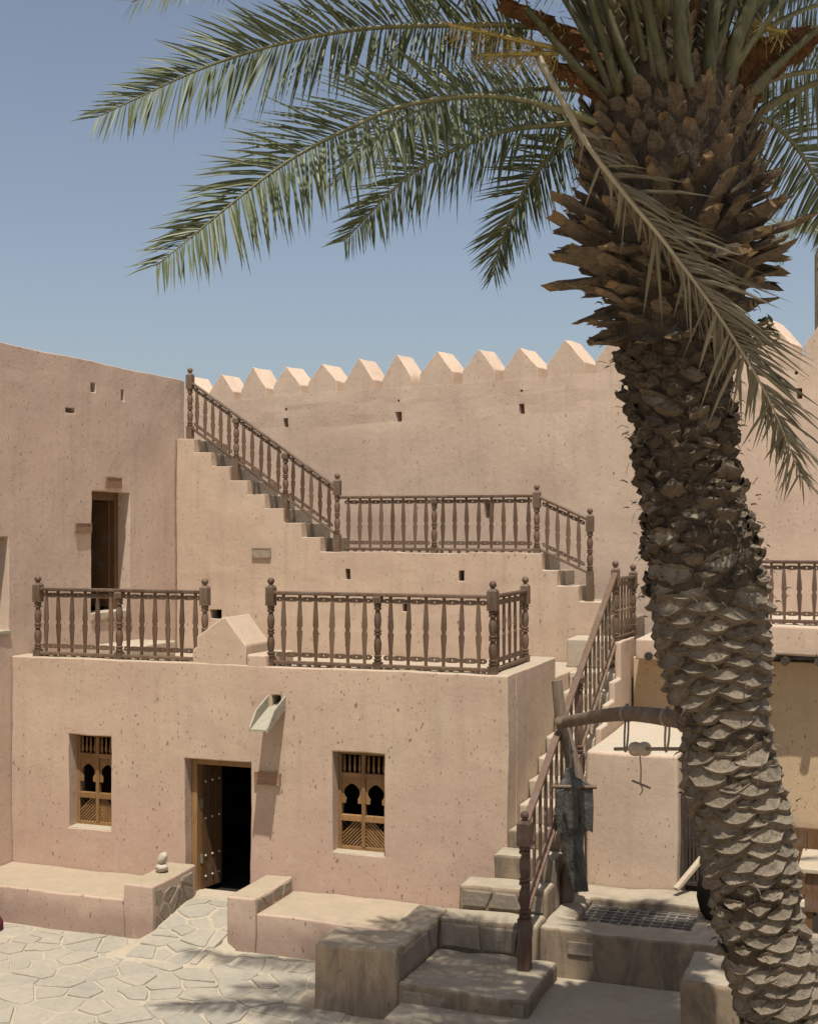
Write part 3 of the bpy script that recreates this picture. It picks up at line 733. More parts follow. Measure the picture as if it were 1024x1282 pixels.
st_t = [(16.06,16.50,1.82),(16.50,16.95,2.05),(16.95,17.40,2.28),(17.40,17.85,2.52),(17.85,18.30,2.77),(18.30,18.75,3.03),(18.75,20.09,3.56)]
slab('stringer', (-3.62,0,0), (0,1,0), (0,0,1), (-.088,0,0), [t[0] for t in st_t] + [20.09], [0.1] + [t[2] for t in st_t], lambda u, w: any(a <= u <= b and w < z for a, b, z in st_t), M['stairwall'], cs, step=.25, bevel=0.025)

# ------------------------------------------------------------------ well with grating
well = thing('well', 'raised stone well platform with iron grating set in its top', 'well', (-2.7, 15.3, .2))
WHX0, WHX1, WHY0, WHY1 = -3.40, -2.10, 14.80, 15.76
slab('platform', (0,0,.15), (1,0,0), (0,1,0), (0,0,.57), [-3.702, WHX0, WHX1, 1.2], [14.345, WHY0, WHY1, 16.40], lambda u, w: not (WHX0 < u < WHX1 and WHY0 < w < WHY1), M['step'], well, step=.13, amp=0.034, bevel=0.035)  # darker step material for grime and for palm shade put into the colour
mb = MB()
for (xa, xb, ya, yb) in ((WHX0-.1, WHX0-.005, WHY0-.1, WHY1+.1), (WHX1+.005, WHX1+.1, WHY0-.1, WHY1+.1), (WHX0-.005, WHX1+.005, WHY0-.1, WHY0-.005), (WHX0-.005, WHX1+.005, WHY1+.005, WHY1+.1)):
    mb.box(xa, xb, ya, yb, -5, .14)
mb.build('shaft', M['rubble'], well)
gr = MB(); e = .02
gr.box(WHX0+.012, WHX1-.012, WHY0+.012, WHY0+.012+e, .60, .63); gr.box(WHX0+.012, WHX1-.012, WHY1-.012-e, WHY1-.012, .60, .63)
gr.box(WHX0+.012, WHX0+.012+e, WHY0+.012+e, WHY1-.012-e, .60, .63); gr.box(WHX1-.012-e, WHX1-.012, WHY0+.012+e, WHY1-.012-e, .60, .63)
gro = gr.build('grating', M['iron'], well)
bx = MB().box(-.014, .014, WHY0+.03, WHY1-.03, -.014, .014).mesh('bar', M['iron']); by = MB().box(WHX0+.03, WHX1-.03, -.014, .014, -.014, .014).mesh('bar', M['iron'])
for k in range(1, 11): put('bar', bx, gro, (WHX0 + (WHX1-WHX0)*(k+random.uniform(-.12,.12))/11, 0, .614))
for k in range(1, 8): put('bar', by, gro, (0, WHY0 + (WHY1-WHY0)*(k+random.uniform(-.1,.1))/8, .622))
MB().box(-3.36, -3.08, 14.325, 14.36, .46, .60).build('front_plate', M['plate'], well, bevel=0.006)

# ------------------------------------------------------------------ annex, right-hand terrace
ann = thing('annex', 'low plastered annex beside the stairs, behind the well', 'building', (-3, 17.8, .2))
pbox('block', -3.615, -2.47, 16.41, 19.40, .1, 2.38, M['stairwall'], ann, amp=0.018, step=.28, bevel=0.05)
rt = thing('right_terrace', 'plastered terrace building on the right with log beam ends under its edge', 'building', (0, 19.5, 0))
pbox('wall', -3.57, 5.0, 19.45, 19.85, 0, 3.29, M['ochre'], rt, step=.35, amp=0.015)
pbox('terrace_edge', -3.44, -2.62, 18.92, 21.4, 3.30, 3.60, M['stairwall'], rt, bevel=0.03)
pbox('terrace_edge', -2.615, 5.0, 18.90, 21.3, 3.42, 3.84, M['stairwall'], rt, bevel=0.04, amp=0.02)
MB().box(-3.40, 5.0, 18.96, 19.44, 3.36, 3.415).build('ceiling_mat', M['wood_dark'], rt)
x = -3.25
while x < 4.5:
    mb = MB(); mb.tube([(x, 18.84+random.uniform(-.05,.05), 3.35), (x+.01, 19.2, 3.352), (x, 19.46, 3.352)], .062, 9)
    mb.build('beam_end', M['wood_dark'], rt, smooth=True, crease=40); x += random.uniform(.42, .50)

# ------------------------------------------------------------------ railings
def put_post(root, p, h, ball, mat, foot=0.0, w=.052): return put('post', post_mesh(h, ball, mat, foot, w), root, p)
RYF = FY + 0.13; RB = 3.375
wg = M['wood_grey']
r1 = thing('railing', 'straight wooden railing on the roof left of the gabled block', 'railing', (-10, RYF, RB), 'railings')
X1 = (-11.30, -9.97, -8.64)
for k, x in enumerate(X1): put_post(r1, (x, RYF, RB), 1.04 if k != 1 else .945, k != 1, wg)
for a, b in zip(X1, X1[1:]): rail_section(r1, (a+.05, RYF, RB), (b-.05, RYF, RB), .975, 6, wg)
r2 = thing('railing', 'wooden railing turning the corner of the roof right of the gabled block', 'railing', (-6, RYF, RB), 'railings')
X2 = (-7.66, -6.15, -4.62)
for k, x in enumerate(X2): put_post(r2, (x, RYF, RB), 1.06 if k != 1 else .955, k != 1, wg, 0, .058 if k == 2 else .052)
for a, b in zip(X2, X2[1:]): rail_section(r2, (a+.05, RYF, RB), (b-.05, RYF, RB), .985, 6, wg, ends=(.13, .13))
put_post(r2, (-4.62, 17.22, RB), 1.06, True, wg)
rail_section(r2, (-4.62, RYF+.05, RB), (-4.62, 17.17, RB), .985, 5, wg, ends=(.18, .18))
r3 = thing('railing', 'long wooden railing sloping down the upper staircase to its landing', 'railing', (-10, SY+.12, 5), 'railings')
RY3 = SY + .13
X3 = (-11.44, -10.54, -9.61, -8.66)
zl = lambda x: 5.02 + .675*(-8.66 - x)
for k, x in enumerate(X3):
    zt = zl(x)
    if k in (0, 3): put_post(r3, (x, RY3, zt-.04), 1.02 if k == 0 else 1.02, True, wg, .30)
    else: put_post(r3, (x, RY3, zt), .80, False, wg, .33)
for a, b in zip(X3, X3[1:]): rail_section(r3, (a+.05, RY3, zl(a+.05)), (b-.05, RY3, zl(b-.05)), .86, 5, wg)
r4 = thing('railing', 'level wooden railing along the landing of the upper staircase', 'railing', (-7, RY3, LZ), 'railings')
X4 = (-8.60, -6.95, -5.24)
put_post(r4, (X4[1], RY3, LZ-.012), .905, False, wg); put_post(r4, (X4[2], RY3, LZ-.012), 1.0, True, wg)
for a, b in zip(X4, X4[1:]): rail_section(r4, (a+.05, RY3, LZ), (b-.05, RY3, LZ), .93, 8, wg)
r5 = thing('railing', 'short wooden railing sloping down right from the landing', 'railing', (-4.8, RY3, 4.3), 'railings')
put_post(r5, (-4.39, RY3, 4.42), .98, True, wg, .42)
rail_section(r5, (-5.18, RY3, 4.79), (-4.44, RY3, 4.45), .90, 4, wg, ends=(.1,.12))
BX = -3.72
r6 = thing('balustrade', 'steep wooden balustrade beside the courtyard staircase', 'railing', (BX, 16, 1.5), 'railings')
zb6 = lambda y: 0.92 + .515*(y - 13.84)
put_post(r6, (BX, 13.84, .86), 1.16, True, M['wood_red'], .52, .066)
put_post(r6, (BX, 16.48, zb6(16.48)-.06), 1.10, False, wg, .3, .062)
put_post(r6, (BX, 18.86, zb6(18.86)-.02), 1.13, True, wg, .2)
rail_section(r6, (BX, 13.90, zb6(13.90)), (BX, 16.42, zb6(16.42)), 1.07, 10, M['wood_red'], strips=True)
rail_section(r6, (BX, 16.54, zb6(16.54)), (BX, 18.81, zb6(18.81)), 1.07, 9, wg, strips=True)
r7 = thing('railing', 'short level wooden railing at the head of the courtyard staircase', 'railing', (BX, 19.4, 3.55), 'railings')
put_post(r7, (BX+.06, 19.92, 3.555), .98, True, wg)
rail_section(r7, (BX+.01, 18.94, 3.555), (BX+.06, 19.86, 3.555), .92, 5, wg)
r8 = thing('railing', 'reddish wooden railing on the right terrace behind the palm trunk', 'railing', (0, 19.1, 3.84), 'railings')
xs = [-2.5, -.85, .8, 2.45, 4.1]
for k, x in enumerate(xs): put_post(r8, (x, 19.06, 3.835), .87, False, M['wood_red'])
for a, b in zip(xs, xs[1:]): rail_section(r8, (a+.05, 19.06, 3.84), (b-.05, 19.06, 3.84), .90, 8, M['wood_red'])

# ------------------------------------------------------------------ signs, spout, small things
def plaque(label, c, u, nrm, w, h, mat, marks=True):
    """board with two lines of incised marks, too small to be read in the photograph"""
    c, u, nrm = Vector(c), Vector(u), Vector(nrm)
    Mx = Matrix(((u.x, nrm.x, 0, c.x), (u.y, nrm.y, 0, c.y), (u.z, nrm.z, 1, c.z), (0,0,0,1)))
    t = thing('sign', label, 'sign', c)
    MB().box(-w/2, w/2, -.02, .022, -h/2, h/2, Mx).build('board', mat, t, bevel=0.005)
    mb = MB(); mb.box(-w/2, w/2, .022, .028, h/2-.018, h/2, Mx); mb.box(-w/2, w/2, .022, .028, -h/2, -h/2+.018, Mx); mb.box(-w/2, -w/2+.018, .022, .028, -h/2+.018, h/2-.018, Mx); mb.box(w/2-.018, w/2, .022, .028, -h/2+.018, h/2-.018, Mx)
    mb.build('border', mat, t)
    return t
plaque('brown wooden sign board right of the house door', ((-7.83-7.45)/2, FY-.01, 1.915), (1,0,0), (0,-1,0), .37, .165, M['wood_sign'])
p = at(141, 604, X=LX); plaque('small brown sign above the upper doorway', (LX+.01, p.y, p.z), (0,1,0), (1,0,0), .44, .165, M['wood_sign'])
p = at(103, 661, X=LX); plaque('small wooden sign left of the upper doorway', (LX+.01, p.y, p.z), (0,1,0), (1,0,0), .42, .15, M['wood_sign'])
p = at(328, 692, Y=SY); plaque('grey-brown plaque on the wall under the upper stairs', (p.x, SY-.01, p.z), (1,0,0), (0,-1,0), .35, .17, M['plate'])

sp = thing('rain_spout', 'pale open rain spout jutting from the house front above the sign', 'spout', (-7.52, FY, 2.85))
def sx(x, d, z): return Vector((-7.517 + x, FY + .12 - d, 2.90 - d*.42 + z))
mb = MB(); mb.hexa([sx(-.115,0,-.02), sx(.115,0,-.02), sx(.115,.64,-.02), sx(-.115,.64,-.02), sx(-.115,0,.005), sx(.115,0,.005), sx(.115,.64,.005), sx(-.115,.64,.005)]); mb.build('channel_bed', M['spout'], sp, bevel=0.004)
for s_ in (-1, 1):
    x0_, x1_ = (-.135, -.112) if s_ < 0 else (.112, .135)
    poly = [(0,-.03),(.65,-.03),(.65,.03),(.46,.15),(.0,.15)]
    mb = MB(); mb.prism([sx(x0_, d, z) for d, z in poly], (x1_-x0_, 0, 0)); mb.build('channel_side', M['spout'], sp, bevel=0.004)

sst = thing('stacked_stones', 'pale rounded stone perched on another on the left end block', 'stones', (-8.86, 14.75, .69))
p = at(203, 1092, Z=.69)
def pebble(name, c, r, seed, parent, rot=0):
    bm = bmesh.new(); bmesh.ops.create_icosphere(bm, subdivisions=3, radius=1.0); me = bpy.data.meshes.new(name)
    for v in bm.verts:
        q = v.co.copy(); q += noise.noise_vector(q*1.2 + Vector((seed, 0, 0)))*0.18
        q = Matrix.Rotation(rot, 3, 'Y') @ Vector((q.x*r[0], q.y*r[1], q.z*r[2])); v.co = q + Vector(c)
    bm.to_mesh(me); bm.free(); me.materials.append(M['pale_stone']); me.polygons.foreach_set('use_smooth', [True]*len(me.polygons))
    return link(name, me, parent)
pebble('stone', (p.x-.01, p.y, .745), (.085,.075,.065), 1, sst)
pebble('stone', (p.x+.005, p.y, .865), (.062,.06,.088), 5, sst, R(32))

cl = at(-3, 1168, Z=.0)
mb = MB(); n = 14
for r_, z in ((.20,.02),(.21,.12),(.17,.26),(.09,.36),(.01,.39)):
    for k in range(n):
        a = 2*math.pi*k/n; rr = r_*(1+.18*math.sin(3*a+z*9)); mb.v.append((cl.x-.20 + rr*math.cos(a), cl.y + rr*math.sin(a), z))
for i in range(4):
    for k in range(n): l = (k+1) % n; mb.f.append((i*n+k, i*n+l, (i+1)*n+l, (i+1)*n+k)); mb.m.append(0)
tag(mb.build('cloth_bundle', M['cloth'], smooth=True), 'maroon cloth bundle on the paving at the far left edge', 'bundle')

# slatted screen, jar, pole, table, panel on the right
sc = thing('slatted_screen', 'dark slatted wooden screen right of the annex, partly behind the palm', 'screen', (-2.2, 16.7, .72))
MB().box(-2.46, -2.42, 16.66, 16.72, .72, 1.88).build('stile', M['wood_dark'], sc); MB().box(-1.72, -1.68, 16.66, 16.72, .72, 1.88).build('stile', M['wood_dark'], sc)
sl_m = MB().box(-.016, .016, -.012, .012, 0, 1.10).mesh('slat', M['wood_dark'])
for k in range(15): put('slat', sl_m, sc, (-2.40 + k*.047, 16.69, .75))
MB().box(-2.42, -1.72, 16.665, 16.715, 1.85, 1.90).build('rail', M['wood_dark'], sc); MB().box(-2.42, -1.72, 16.665, 16.715, .72, .76).build('rail', M['wood_dark'], sc)
MB().box(-2.465, -1.6, 17.0, 17.05, .4, 2.0).build('backing_board', M['wood_dark'], sc)
mb = MB(); mb.bar(at(846, 1114, Y=16.10), at(886, 1066, Y=16.55), .07, .05)
tag(mb.build('leaning_plank', M['wood_pale'], bevel=0.006), 'pale plank leaning against the dark slatted screen', 'plank')
p = at(893, 1150, Z=.72)
mb = MB(); mb.lathe([(.09,0),(.15,.08),(.19,.24),(.18,.40),(.12,.54),(.085,.60),(.11,.66),(.10,.67),(.07,.60)], (p.x, p.y, .715), 18)
tag(mb.build('clay_jar', M['black'], smooth=True), 'dark clay jar on the well platform, half hidden by the palm', 'jar')
tb = thing('table', 'pale-topped wooden table at the right edge beyond the palm', 'table', (-.2, 15.4, .72))
for k in range(4): MB().box(-.95, 1.0, 14.95+k*.24, 15.185+k*.24, 1.43, 1.475).build('plank', M['wood_pale'], tb, bevel=0.006)
MB().box(-.88, .95, 15.0, 15.03, 1.0, 1.425).build('apron', M['wood_door'], tb)
MB().box(-.88, -.85, 15.03, 15.85, 1.0, 1.425).build('apron', M['wood_door'], tb)
for x in (-.88, .87):
    for y in (15.0, 15.78): MB().box(x, x+.08, y+.031, y+.11, .715, 1.425).build('leg', M['wood_door'], tb)
wp_ = thing('wooden_panelling', 'low brown plank panelling at the foot of the right terrace wall', 'panelling', (0, 19.4, 0))
for k in range(16): MB().box(-2.3+k*.3, -2.3+k*.3+.294, 19.38, 19.43, 0, .95).build('board', M['wood_door'], wp_, bevel=0.005)

# ------------------------------------------------------------------ palm materials
def bark(name, a, b, fib=(0.34, 0.27, 0.19), local=True):
    s = NT(name); oi = s.n.new('ShaderNodeObjectInfo'); W = s.geo.outputs['Position']; P = s.co.outputs['Object'] if local else W
    n1 = s.noise(s.pos(scale=(9, 9, 4), src=W), 1.6, 6, 0.7, 0.4)
    f = s.math('ADD', s.math('MULTIPLY', oi.outputs['Random'], 0.65), s.math('MULTIPLY', n1.outputs[0], 0.55), True)
    col = s.mix(f, a, b)
    fb = s.noise(s.pos(scale=(34, 34, 4), src=P), 2.0, 4, 0.72)
    col = s.mix(s.ramp(fb.outputs[0], [(0.52, 0.0), (0.75, 0.6)]), col, fib)
    col = s.mix(s.ramp(fb.outputs[0], [(0.26, 0.85), (0.42, 0.0)]), col, tuple(x*0.25 for x in a))
    n3 = s.noise(s.pos(src=W), 13, 5, 0.78, 0.4)
    col = s.mix(s.ramp(n3.outputs[0], [(0.5, 0.0), (0.68, 0.75)]), col, tuple(x*0.4 for x in a))
    ck = s.voro(s.pos(scale=(9, 16, 9), src=W), 1.4, 'DISTANCE_TO_EDGE')
    cm = s.ramp(ck.outputs['Distance'], [(0.0, 1.0), (0.035, 0.0)])
    cm = s.math('MULTIPLY', cm, s.ramp(n1.outputs[0], [(0.45, 0.0), (0.6, 0.8)]))
    col = s.mix(cm, col, tuple(x*0.2 for x in a))
    h = s.math('ADD', s.math('MULTIPLY', fb.outputs[0], 0.6), s.math('MULTIPLY', n3.outputs[0], 0.8))
    return s.done(col, 0.92, s.bump(h, 1.0, 0.03), 0.12)
M['boot_side'] = bark('palm_boot_side', (0.12, 0.094, 0.066), (0.20, 0.157, 0.112), (0.21, 0.16, 0.11))
M['boot_cut'] = bark('palm_boot_cut', (0.165, 0.134, 0.095), (0.275, 0.222, 0.16), (0.33, 0.27, 0.20))
M['boot_old'] = bark('palm_boot_old', (0.095, 0.072, 0.048), (0.18, 0.135, 0.09), (0.26, 0.20, 0.135))
M['boot_fresh'] = bark('palm_boot_fresh', (0.17, 0.105, 0.052), (0.26, 0.175, 0.09), (0.32, 0.23, 0.13))
M['core'] = bark('palm_trunk_core', (0.055, 0.042, 0.03), (0.10, 0.075, 0.052), (0.16, 0.12, 0.08))
M['fibre'] = bark('palm_fibre', (0.07, 0.032, 0.013), (0.15, 0.072, 0.028), (0.20, 0.11, 0.05))
def leafmat(name, a, b, rough=0.42, spec=0.5, trans=0.12):
    s = NT(name); oi = s.n.new('ShaderNodeObjectInfo')
    n = s.noise(s.pos(src=s.geo.outputs['Position']), 5, 4, 0.6)
    isl = s.geo.outputs['Random Per Island']
    f = s.math('ADD', s.math('MULTIPLY', isl, 0.7), s.math('MULTIPLY', n.outputs[0], 0.35), True)
    col = s.mix(f, a, b)
    s.b.inputs['Transmission Weight'].default_value = 0.0
    m = s.done(col, rough, None, spec)
    if trans:
        tr_ = s.n.new('ShaderNodeBsdfTranslucent'); s.l.new(col, tr_.inputs[0]); mx = s.n.new('ShaderNodeMixShader'); mx.inputs[0].default_value = trans
        s.l.new(s.b.outputs[0], mx.inputs[1]); s.l.new(tr_.outputs[0], mx.inputs[2]); s.l.new(mx.outputs[0], s.n['Material Output'].inputs[0])
    return m
M['leaf'] = leafmat('palm_leaflet', (0.07, 0.088, 0.036), (0.135, 0.155, 0.074), 0.50, 0.38)
M['leaf_dry'] = leafmat('dry_leaflet', (0.078, 0.07, 0.042), (0.18, 0.155, 0.10), 0.45, 0.5)
M['rachis'] = simple('palm_rachis', (0.12, 0.115, 0.05), (0.18, 0.17, 0.08), 4, 0.5, 0.4)
M['rachis_dry'] = simple('dry_rachis', (0.22, 0.19, 0.12), (0.33, 0.28, 0.19), 6, 0.6, 0.4)
M['petiole'] = wood('green_petiole', (0.045, 0.046, 0.02), (0.12, 0.112, 0.052), 0.55, 0.8)
M['flower'] = simple('yellow_flower_strands', (0.30, 0.22, 0.06), (0.42, 0.33, 0.12), 9, 0.7)

PT = 10.5; KS = PT/12.0                                   # distance of the palm
def catmull(pts, n):
    P = [pts[0]*2-pts[1]] + pts + [pts[-1]*2-pts[-2]]; out = []
    m = len(pts)-1
    for i in range(n+1):
        f = i/n*m; k = min(int(f), m-1); t = f-k; a, b, c, d = P[k:k+4]
        out.append(0.5*((2*b) + (c-a)*t + (2*a-5*b+4*c-d)*t*t + (3*b-a-3*c+d)*t*t*t))
    return out

def resample(P, n):
    ds_ = [0.0]
    for a, b in zip(P, P[1:]): ds_.append(ds_[-1] + (b-a).length)
    out = []; k = 0
    for i in range(n+1):
        d = ds_[-1]*i/n
        while k < len(P)-2 and ds_[k+1] < d: k += 1
        out.append(P[k].lerp(P[k+1], min(1, (d-ds_[k])/max(1e-6, ds_[k+1]-ds_[k]))))
    return out
def frond(palm, pts, n=70, lmax=0.5, tilt=35, droop=0.25, w=0.028, start=0.18, dry=False, rng=random, r0=0.045, name='frond', ang=(64, 30)):
    """curved rachis with two ranks of narrow keeled leaflets"""
    C = resample(catmull(pts, 160), 40); mr = M['rachis_dry'] if dry else M['rachis']
    mb = MB(); rad = [r0*(1-.86*(i/40.0)**.8) for i in range(41)]
    mb.tube(C, rad, 7, squash=0.75)
    fr = mb.build(name, mr, palm, smooth=True)
    lf = MB(); Z = Vector((0,0,1))
    n = int(n*(1.9 if dry else 1.7)); lmax = lmax*KS*(1.45 if dry else 1.38); w = w*(1.0 if dry else .9); droop *= .55
    for i in range(n):
        s = start + (1-start)*(i+0.5)/n; f = s*40; k = min(int(f), 39); p = C[k].lerp(C[k+1], f-k); T = (C[k+1]-C[k]).normalized()
        q = (s-start)/(1-start)
        zp = (Z - T*T.z)
        if zp.length < .05: zp = Vector((1,0,0)) - T*T.x
        zp.normalize(); h = T.cross(zp).normalized()
        tl = R(tilt)
        Bv = zp*math.cos(tl) + h*math.sin(tl); Nv = h*math.cos(tl) - zp*math.sin(tl)
        if Nv.z < 0: Nv = -Nv
        env = min(1, 0.35 + q*3.2)*(1-.62*max(0, (q-.55)/.45)**1.4)
        for sgn in (1, -1):
            if rng.random() < (0.22 if dry else 0.03): continue
            L = lmax*env*(rng.uniform(.5, 1.15) if dry else rng.uniform(.82, 1.1)); al = R(ang[0] + (ang[1]-ang[0])*q + rng.uniform(-9, 9)*(1.8 if dry else 1) + (26 if (Bv*sgn).z < 0 else 0))
            lowr = (Bv*sgn).z < -.2 and not dry; el = R((rng.choice((-4, 6, 16)) if lowr else rng.choice((8, 24, 38))) + rng.uniform(-8, 8))
            dirv = T*math.cos(al) + (Bv*sgn*math.cos(el) + Nv*math.sin(el))*math.sin(al)
            if lowr: dirv = dirv - Z*.42
            dirv.normalize()
            side = dirv.cross(Nv).normalized()
            side = (side*math.cos(rng.uniform(-.6,.6)) + Nv*math.sin(rng.uniform(-.7,.7))).normalized()
            up = side.cross(dirv).normalized()
            ww = w*rng.uniform(.75, 1.15)*(0.65 if q > .9 else 1); base = p + rng.uniform(-.006,.006)*T; vs_ = []
            sg = droop*rng.uniform(.6, 1.4)
            for u, wd in ((0, .45), (.22, 1.0), (.6, .8)):
                c = base + dirv*L*u - Z*(sg*L*u*u)
                vs_ += [c - side*ww*wd*.5 + up*ww*wd*.22, c, c + side*ww*wd*.5 + up*ww*wd*.22]
            vs_.append(base + dirv*L - Z*(sg*L))
            lf.add(vs_, [(0,1,4,3),(1,2,5,4),(3,4,7,6),(4,5,8,7),(6,7,9),(7,8,9)])
    o = lf.build('leaflets', M['leaf_dry'] if dry else M['leaf'], fr, normals=False, smooth=False)
    o['kind'] = 'stuff'
    return fr

# ------------------------------------------------------------------ date palm
palm = thing('date_palm', 'tall date palm leaning left, its trunk covered in cut leaf bases', 'palm tree', at(1000, 1330, t=PT))
SP_ = [(1400,1022,54),(1330,1000,54),(1180,956,54),(1080,939,57),(960,913,60),(900,907,56),(840,895,65),(740,887,77),(640,868,64),(540,856,61),(480,848,66),(420,846,78),(370,848,90),(300,843,104),(200,836,112),(110,833,98),(50,832,70),(-10,832,36),(-60,832,18)]
SP_ = [(1560,1080,58)] + SP_
spine = []
for i in range(len(SP_)-1):
    (ya,xa,ra),(yb,xb,rb) = SP_[i], SP_[i+1]; m = max(1, int((ya-yb)/25))
    for k in range(m): f = k/m; spine.append((ya+(yb-ya)*f, xa+(xb-xa)*f, ra+(rb-ra)*f))
spine.append(SP_[-1])
CP = [at(x, y, t=PT) for y, x, r in spine]; CR = [r*PT/F_PX for y, x, r in spine]
core = MB().tube(CP, [r*0.93 for r in CR], 20).build('trunk', M['core'], palm, smooth=True)
def spine_at(py):
    for i in range(len(spine)-1):
        if spine[i][0] >= py >= spine[i+1][0]:
            f = (spine[i][0]-py)/(spine[i][0]-spine[i+1][0]); return CP[i].lerp(CP[i+1], f), CR[i]*(1-f)+CR[i+1]*f, (CP[i+1]-CP[i]).normalized()
    return CP[-1], CR[-1], (CP[-1]-CP[-2]).normalized()
def boot_mesh(w, h, p, drop, slope, rg, ragged, mats, curl=0.0):
    """a cut leaf base: rough lens-shaped cut face on a wedge that runs down into the trunk"""
    mb = MB(); K = 18; rings = []
    sd = rg.uniform(0, 99); sk = rg.uniform(-.18, .18); lop = rg.uniform(.7, 1.15)
    for q in (0.34, 0.68, 0.92, 1.0):
        ring = []
        for k in range(K):
            a = 2*math.pi*k/K; x = math.cos(a)*w*q; y = math.sin(a)*h*(1-.42*abs(math.cos(a))**1.6)*q
            y = y*(.62 if y > 0 else lop) + x*sk
            z = p - y*slope - (x/w)**2*w*0.36 - (.016 if q < .95 else 0) - .018*(1-q)
            n_ = noise.noise_vector(Vector((x*14, y*22, sd)))*ragged*1.3 + noise.noise_vector(Vector((x*40, y*40, sd)))*ragged*.8
            ring.append(Vector((x, y, z)) + n_)
        rings.append(ring)
    low = [Vector((v.x*.82, v.y*.75 - drop*.9, -.05 - (v.x/w)**2*w*.34)) for v in rings[-1]]
    mid = [rings[-1][k].lerp(low[k], .42) + Vector((rg.uniform(-.01,.01), rg.uniform(-.01,.01) - .008, .026 + rg.uniform(-.008,.01))) for k in range(K)]
    vs_ = [Vector((0, 0, p-.03))]
    for r_ in rings + [mid, low]: vs_ += r_
    fs = [(0, 1+k, 1+(k+1)%K) for k in range(K)]
    mb.add(vs_, [], 0)
    for f in fs: mb.f.append(f); mb.m.append(0)
    for r_ in range(5):
        for k in range(K):
            a, b = 1+r_*K+k, 1+r_*K+(k+1)%K
            mb.f.append((a, a+K, b+K, b)); mb.m.append(0 if r_ < 3 else 1)
    me = mb.mesh('leaf_base', mats, True); me.set_sharp_from_angle(angle=R(58)); return me
def stub_mesh(w, L, rg, mats):
    """long ragged stub of an old leaf, chopped at the end"""
    mb = MB(); vs_ = []; secs = 5
    bend = rg.uniform(-.05, .05); tw = rg.uniform(-.3, .3)
    for i in range(secs+1):
        f = i/secs; ww = w*(1.5 - .75*f + rg.uniform(-.08,.08)); th = w*(.60-.26*f); x0 = bend*f*f
        zc_ = L*f
        for (a, b) in ((-1,-.2),(-.5,.75),(.5,.75),(1,-.2),(.45,-.75),(-.45,-.75)):
            r = rg.uniform(-.2,.2)*w
            e = rg.uniform(-.5,.2)*L*(1 if i == secs else 0)
            vs_.append((x0 + a*ww + r, b*th + r*.6 + .10*L*f*f + a*ww*tw*f, zc_ + e*.6))
    fs = [(i*6+k, i*6+(k+1)%6, i*6+6+(k+1)%6, i*6+6+k) for i in range(secs) for k in range(6)]
    mb.add(vs_, fs, 1); mb.add([vs_[secs*6+k] for k in range(6)], [(0,1,2,3,4,5)], 0)
    return mb.mesh('leaf_base', mats, False)
rg = random.Random(21)
LOW = [boot_mesh(.205, .105, .040, .085, .36, rg, .010, [M['boot_cut'], M['boot_side']]) for _ in range(8)]
MID = [boot_mesh(.125, .058, .058, .08, .5, rg, .020, [M['boot_cut'], M['boot_old']]) for _ in range(8)]
MIDD = [boot_mesh(.115, .048, .056, .08, .5, rg, .026, [M['boot_old'], M['core']]) for _ in range(8)]
STUB = [stub_mesh(rg.uniform(.045,.078), rg.uniform(.2, .46), rg, [M['boot_fresh'], M['boot_old']]) for _ in range(12)]
TOPS = [stub_mesh(rg.uniform(.04,.06), rg.uniform(.28, .5), rg, [M['boot_fresh'], M['boot_old']]) for _ in range(8)]
cand = []
ga = R(137.508); k = 0; py = 1345.0
while py > 60:
    c, r, ax = spine_at(py)
    ref = Vector((0,1,0)); u = ax.cross(ref).normalized(); v = ax.cross(u).normalized()
    a = k*ga + rg.uniform(-.05,.05); out = u*math.cos(a) + v*math.sin(a)
    if py > 690: step, kind = 1.75, 'low'
    elif py > 430: step, kind = 1.25, 'mid'
    elif py > 150: step, kind = 1.05, 'stub'
    else: step, kind = 1.3, 'top'
    if 690 < py < 740 and rg.random() < .5: kind = 'mid'
    if kind == 'low' and 985 < py < 1010 : pass
    tan = ax.cross(out).normalized()
    sc = rg.uniform(.88, 1.12); base = c + out*r*0.93
    if kind == 'low':
        me = rg.choice(LOW); zax = out; tilt = rg.uniform(-.08,.08)
        if 1090 < py < 1180 or 860 < py < 930: sc *= .82; me = rg.choice(LOW+MID)
        zax = (out + ax*rg.uniform(-.1,.12)).normalized(); off = rg.uniform(-.03,.012)
    elif kind == 'mid':
        me = rg.choice(MID + MIDD + MIDD if py > 600 else MIDD*7 + MID); zax = (out + ax*rg.uniform(-.35,.5) + tan*rg.uniform(-.3,.3)).normalized(); off = rg.uniform(-.035,.02); tilt = rg.uniform(-.4,.4); sc *= rg.uniform(.8,1.25)
    elif kind == 'stub':
        me = rg.choice(STUB); lift = 0.55 - .9*max(0, (py-230)/200) + rg.uniform(-.45,.45)
        if py < 230: lift = 1.1 + rg.uniform(-.2,.25)
        zax = (out + ax*lift + tan*rg.uniform(-.25,.25)).normalized(); off = -.10; tilt = rg.uniform(-.5,.5)
        sc *= (1.5 if 285 < py < 350 else 1.05) if py > 200 else .95
    else:
        me = rg.choice(TOPS); zax = (out*.55 + ax + tan*rg.uniform(-.2,.2)).normalized(); off = -.12; tilt = rg.uniform(-.5,.5)
    yax = (ax - zax*ax.dot(zax)).normalized(); xax = yax.cross(zax).normalized()
    Mx = Matrix((xax, yax, zax)).transposed().to_4x4(); Mx = Mx @ Matrix.Rotation(tilt, 4, 'Z') @ Matrix.Scale(sc*KS, 4)
    Mx.translation = base + out*off
    tocam = (Vector((0,0,CAM_Z)) - base).normalized()
    cand.append((out.dot(tocam) - (0.5 if py > 1300 else 0), me, Mx))
    py -= step*(1.0 if kind != 'low' else 1.0); k += 1
cand.sort(key=lambda q: -q[0])
rest = MB()
tl = world_loc(core)
